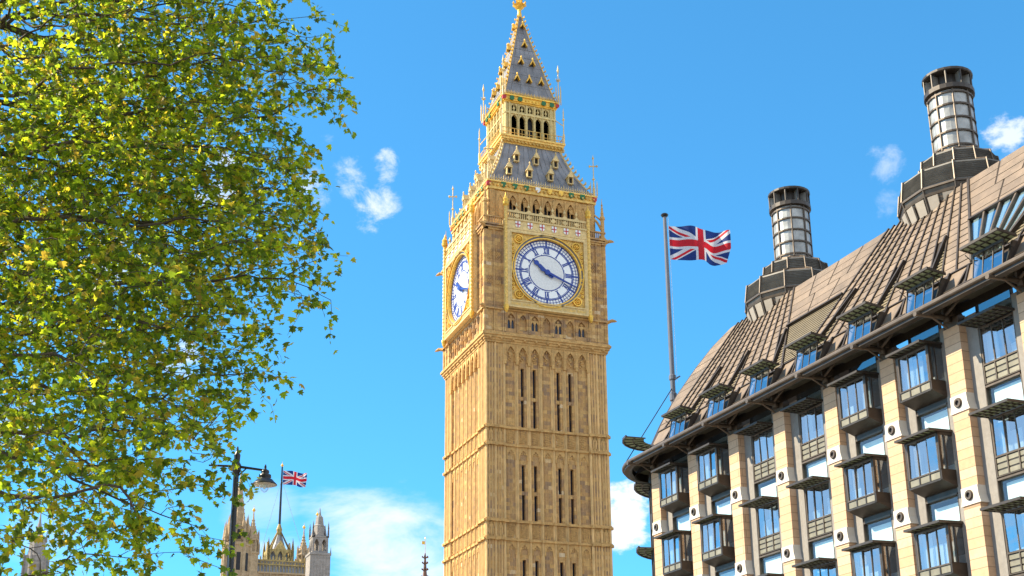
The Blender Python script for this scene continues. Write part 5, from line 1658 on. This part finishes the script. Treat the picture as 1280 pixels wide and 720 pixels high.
MT['reflector'] = simple('cream_reflector', (.62, .52, .40), .4, .2, .1)
m = MB(); m.lathe(hd, [(0.1624, 4.395), (0.123, 4.418), (0.082, 4.434), (0.0164, 4.438)], 24); m.build('reflector', MT['reflector'], lamp, smooth=True)
m = MB(); m.lathe(hd, [(0.07216, 4.42), (0.0738, 4.384), (0.0615, 4.339), (0.0369, 4.308), (0.00984, 4.29), (0.00328, 4.285)], 20); m.build('glass_bowl', clear_glass('clear_lamp_glass'), lamp, smooth=True)
m = MB(); m.lathe(hd, [(0.0164, 4.429), (0.0246, 4.375), (0.0123, 4.339)], 10); m.build('bulb', MT['white'], lamp, smooth=True)

# ------------------------------------------------------------------ ground, road
MT['asphalt'] = simple('asphalt', (0.05, 0.05, 0.052), .9, 0, .2, 3, .2)
MT['paving'] = stone_mat('paving', [(.25, .24, .22), (.34, .32, .30)], .9, .6, .2)
MT['earth'] = simple('ground', (0.30, .27, .235), .95, 0, .2, .2)
def sheet(name, pts, z, mat):
    m = MB(); m.poly([(x, y, z) for x, y in pts]); o = m.build(name, mat); o['kind'] = 'structure'; return o
sheet('ground', [(-3000, -3000), (3000, -3000), (3000, 3000), (-3000, 3000)], GROUND-.13, MT['earth'])
sheet('road', [(-38, -400), (-20, -400), (-20, -46), (-38, -46)], GROUND-.126, MT['asphalt'])
sheet('road', [(-400, -46), (400, -46), (400, -24), (-400, -24)], GROUND-.122, MT['asphalt'])
for x0, x1 in ((-56, -38), (-20, -11.5)):
    m = MB(); m.bx(ID, x0, x1, -400, -47, GROUND-.13, GROUND); o = m.build('pavement', MT['paving']); o['kind'] = 'structure'
m = MB()
for k in range(-60, 0): m.bx(ID, -29.1, -28.9, k*6-48, k*6-45, GROUND-.12, GROUND-.118)
o = m.build('road_marking', MT['white']); o['kind'] = 'structure'

# ------------------------------------------------------------------ plane tree
CLUMPS = [(-44.309, -99.15, 9.641, 1.83, 1), (-42.799, -100.253, 9.189, 0.993, 1), (-42.0, -100.37, 9.383, 0.56, 1), (-41.754, -100.925, 8.676, 0.367, 0.8), (-44.301, -99.151, 7.343, 1.927, 1), (-42.73, -99.758, 7.652, 1.213, 1), (-42.087, -100.355, 7.64, 0.433, 0.9), (-42.26, -100.834, 6.391, 0.742, 1), (-41.718, -100.932, 6.003, 0.367, 0.8), (-43.994, -100.159, 5.224, 1.535, 1), (-42.822, -100.754, 5.256, 0.786, 1), (-42.401, -100.812, 4.806, 0.419, 0.8), (-44.17, -101.154, 3.717, 0.969, 0.55), (-43.14, -101.222, 3.923, 0.674, 0.5), (-42.665, -101.279, 3.555, 0.354, 0.5), (-44.319, -101.151, 2.826, 0.674, 0.4), (-43.505, -101.189, 2.872, 0.59, 0.34), (-42.758, -101.266, 2.822, 0.379, 0.36), (-47.107, -98.338, 8.144, 2.354, 0.16), (-46.723, -99.294, 4.719, 2.023, 0.14), (-44.591, -98.148, 13.674, 2.354, 0.25), (-42.346, -99.809, 11.797, 1.12, 0.6), (-45.247, -100.664, 2.987, 0.786, 0.3)]
TB = Vector((-46.45, -98.6, GROUND))
tree = thing('plane_tree', TB, 'large leafy plane tree overhanging from the left, yellow green against the sun', 'tree')
rg = np.random.default_rng(11)
def make_tree():
    att = []; dens = []
    for (x, y, z, r, w) in CLUMPS:
        ry = r*1.15
        n = int(4.19*r*r*ry*150*w)+10
        p = rg.normal(size=(n, 3)); p /= np.linalg.norm(p, axis=1)[:, None]
        q = p*(rg.random(n)**(1/2.6))[:, None]
        # lumpy outline
        q *= (1+0.16*np.sin(p[:, :1]*7+x*3)*np.cos(p[:, 2:]*6+z)+0.06*rg.normal(size=(n, 1)))
        att.append(q*np.array([r, ry, r])+np.array([x, y, z]))
    att = np.concatenate(att)
    rg.shuffle(att)
    # grow the limbs towards the leaf points
    nodes = []; par = []
    def add(p, k): nodes.append(Vector(p)); par.append(k); return len(nodes)-1
    k = -1
    for i in range(33):
        t = i/32
        k = add(TB+Vector((0.5*t+.12*sin(5*t), -0.15*t+.1*cos(4*t), 12.0*t)), k)
    A = [Vector(p) for p in att]; alive = list(range(len(A)))
    near = {}
    step = 0.16; kill = 0.21
    kd = None
    # incremental nearest-node search
    best = [(1e9, 0)]*len(A)
    def update(new):
        kd_ = kdtree.KDTree(len(new))
        for i in new: kd_.insert(nodes[i], i)
        kd_.balance()
        for a in alive:
            co, i, d = kd_.find(A[a])
            if d < best[a][0]: best[a] = (d, i)
    update(list(range(len(nodes))))
    for it in range(90):
        acc = {}
        for a in alive:
            d, i = best[a]
            v = (A[a]-nodes[i]); 
            if d > 1e-6: acc.setdefault(i, Vector((0, 0, 0))); acc[i] += v/d
        new = []
        for i, v in acc.items():
            if v.length < 1e-3: continue
            v = v.normalized()
            v += Vector((rg.normal()*.28, rg.normal()*.28, rg.normal()*.28-.05))
            if par[i] >= 0: v += (nodes[i]-nodes[par[i]]).normalized()*.5
            new.append(add(nodes[i]+v.normalized()*step, i))
        if not new: break
        update(new)
        alive = [a for a in alive if best[a][0] > kill]
        if not alive: break
    n = len(nodes); ch = [0]*n; w = [0.0]*n
    for i in range(n-1, -1, -1):
        if w[i] == 0: w[i] = 1.0
        if par[i] >= 0: w[par[i]] += w[i]; ch[par[i]] += 1
    rad = [min(.42, .0042*x**0.5*(1+.35*min(1, x/400))) for x in w]
    return att, nodes, par, ch, rad
att, nodes, par, ch, rad = make_tree()
MT['bark'] = simple('plane_bark', (0.075, 0.055, 0.038), .9, 0, .45, 6, .5)
trk = MB(); brn = MB()
for i, p in enumerate(par):
    if p < 0: continue
    r0, r1 = max(rad[p]*.97 if ch[p] == 1 else min(rad[p], rad[i]*1.15), .003), max(rad[i], .0026)
    (trk if i < 33 else brn).tube(nodes[p], nodes[i], max(r0, .004), r1, 8 if r1 > .05 else (5 if r1 > .014 else 3), False)
trk.build('trunk', MT['bark'], tree, smooth=True, recalc=False)
# leaves: lobed, folded along the midrib, hanging in sprays from the branch ends
LEAF = [(0, 0), (.34, .04), (.54, .18), (.30, .36), (.48, .64), (.2, .62), (0, 1.0)]
tw = MB()
lv = []; lfc = []
NEED = []
def spray(p, d, n, ln):
    q = Vector(p); v = Vector(d).normalized()
    for j in range(n):
        v = (v+Vector((rg.normal()*.3, rg.normal()*.3, rg.normal()*.25-.22))).normalized()
        q2 = q+v*(ln/n)
        tw.tube(q, q2, .0024, .0018, 3, False)
        NEED.append((q2, v)); NEED.append((q2+Vector(rg.normal(size=3))*.05, v))
        NEED.append(((q+q2)/2, v))
        q = q2
for i in range(33, len(nodes)):
    if ch[i] == 0:
        d = nodes[i]-nodes[par[i]]
        spray(nodes[i], d, 4, .16+.28*rg.random())
        NEED.append((nodes[i], d.normalized()))
    elif rad[i] < .012 and rg.random() < .6:
        d = (nodes[i]-nodes[par[i]]).normalized()+Vector(rg.normal(size=3))*.9
        spray(nodes[i], d, 3, .12+.18*rg.random())
for p, v in NEED:
    o = Vector(rg.normal(size=3))*.035
    out = (v*.5+Vector(rg.normal(size=3))*.7+Vector((0, 0, -.45))).normalized()     # tip direction
    nrm = Vector((rg.normal()*.55, rg.normal()*.55, 1.0)); nrm = (nrm-out*nrm.dot(out))
    if nrm.length < .05: continue
    nrm.normalize(); sd = out.cross(nrm)
    L_ = (.047+.057*rg.random()**1.3); W_ = L_*(.95+.2*rg.random()); fold = rg.uniform(.05, .45); droop = rg.uniform(.0, .35)
    p0 = p+o; b = len(lv)
    mid = [(0, 0), (0, .5), (0, 1.0)]
    def P(x, y): return tuple(p0+sd*(x*W_)+out*(y*L_)+nrm*(-abs(x)*W_*fold*1.2-droop*y*y*L_))
    lv += [P(0, 0), P(0, .5), P(0, 1)]
    for s in (-1, 1):
        k = len(lv); lv += [P(s*x, y) for x, y in LEAF[1:-1]]
        loop = [b]+list(range(k, k+5))+[b+2, b+1]
        lfc.append(tuple(loop if s > 0 else loop[::-1]))
brn.v += []; base = len(brn.v)
brn.v += tw.v; brn.f += [tuple(i+base for i in f) for f in tw.f]; brn.m += tw.m
brn.build('branches', MT['bark'], tree, smooth=True, recalc=False)
def leaf_mat():
    m, nt, N, L, b = new_mat('plane_leaf')
    geo = N.new('ShaderNodeNewGeometry')
    r = N.new('ShaderNodeValToRGB'); e = r.color_ramp.elements
    e[0].position = 0; e[0].color = (0.020, 0.034, 0.005, 1)
    e[1].position = 1; e[1].color = (0.120, 0.105, 0.016, 1)
    for q, c in ((.30, (.032, .060, .007, 1)), (.5, (.064, .104, .009, 1)), (.75, (.098, .130, .010, 1)), (.90, (.125, .115, .014, 1))): x = e.new(q); x.color = c
    L.new(geo.outputs['Random Per Island'], r.inputs['Fac'])
    L.new(r.outputs[0], b.inputs['Base Color']); b.inputs['Roughness'].default_value = .45
    b.inputs['Specular IOR Level'].default_value = .35
    tl = N.new('ShaderNodeBsdfTranslucent')
    hv = N.new('ShaderNodeHueSaturation'); hv.inputs['Hue'].default_value = .472; hv.inputs['Saturation'].default_value = 1.05; hv.inputs['Value'].default_value = 7.0
    L.new(r.outputs[0], hv.inputs['Color']); L.new(hv.outputs[0], tl.inputs['Color'])
    mx_ = N.new('ShaderNodeMixShader'); mx_.inputs[0].default_value = .62
    L.new(b.outputs[0], mx_.inputs[1]); L.new(tl.outputs[0], mx_.inputs[2]); L.new(mx_.outputs[0], N['Material Output'].inputs['Surface'])
    return m
me = bpy.data.meshes.new('foliage')
me.from_pydata([(x-TB.x, y-TB.y, z-TB.z) for x, y, z in lv], [], lfc)
me.materials.append(leaf_mat()); me.update()
fo = bpy.data.objects.new('foliage', me); COL.objects.link(fo); fo.parent = tree
print('TREE att', len(att), 'nodes', len(nodes), 'leaves', len(NEED))
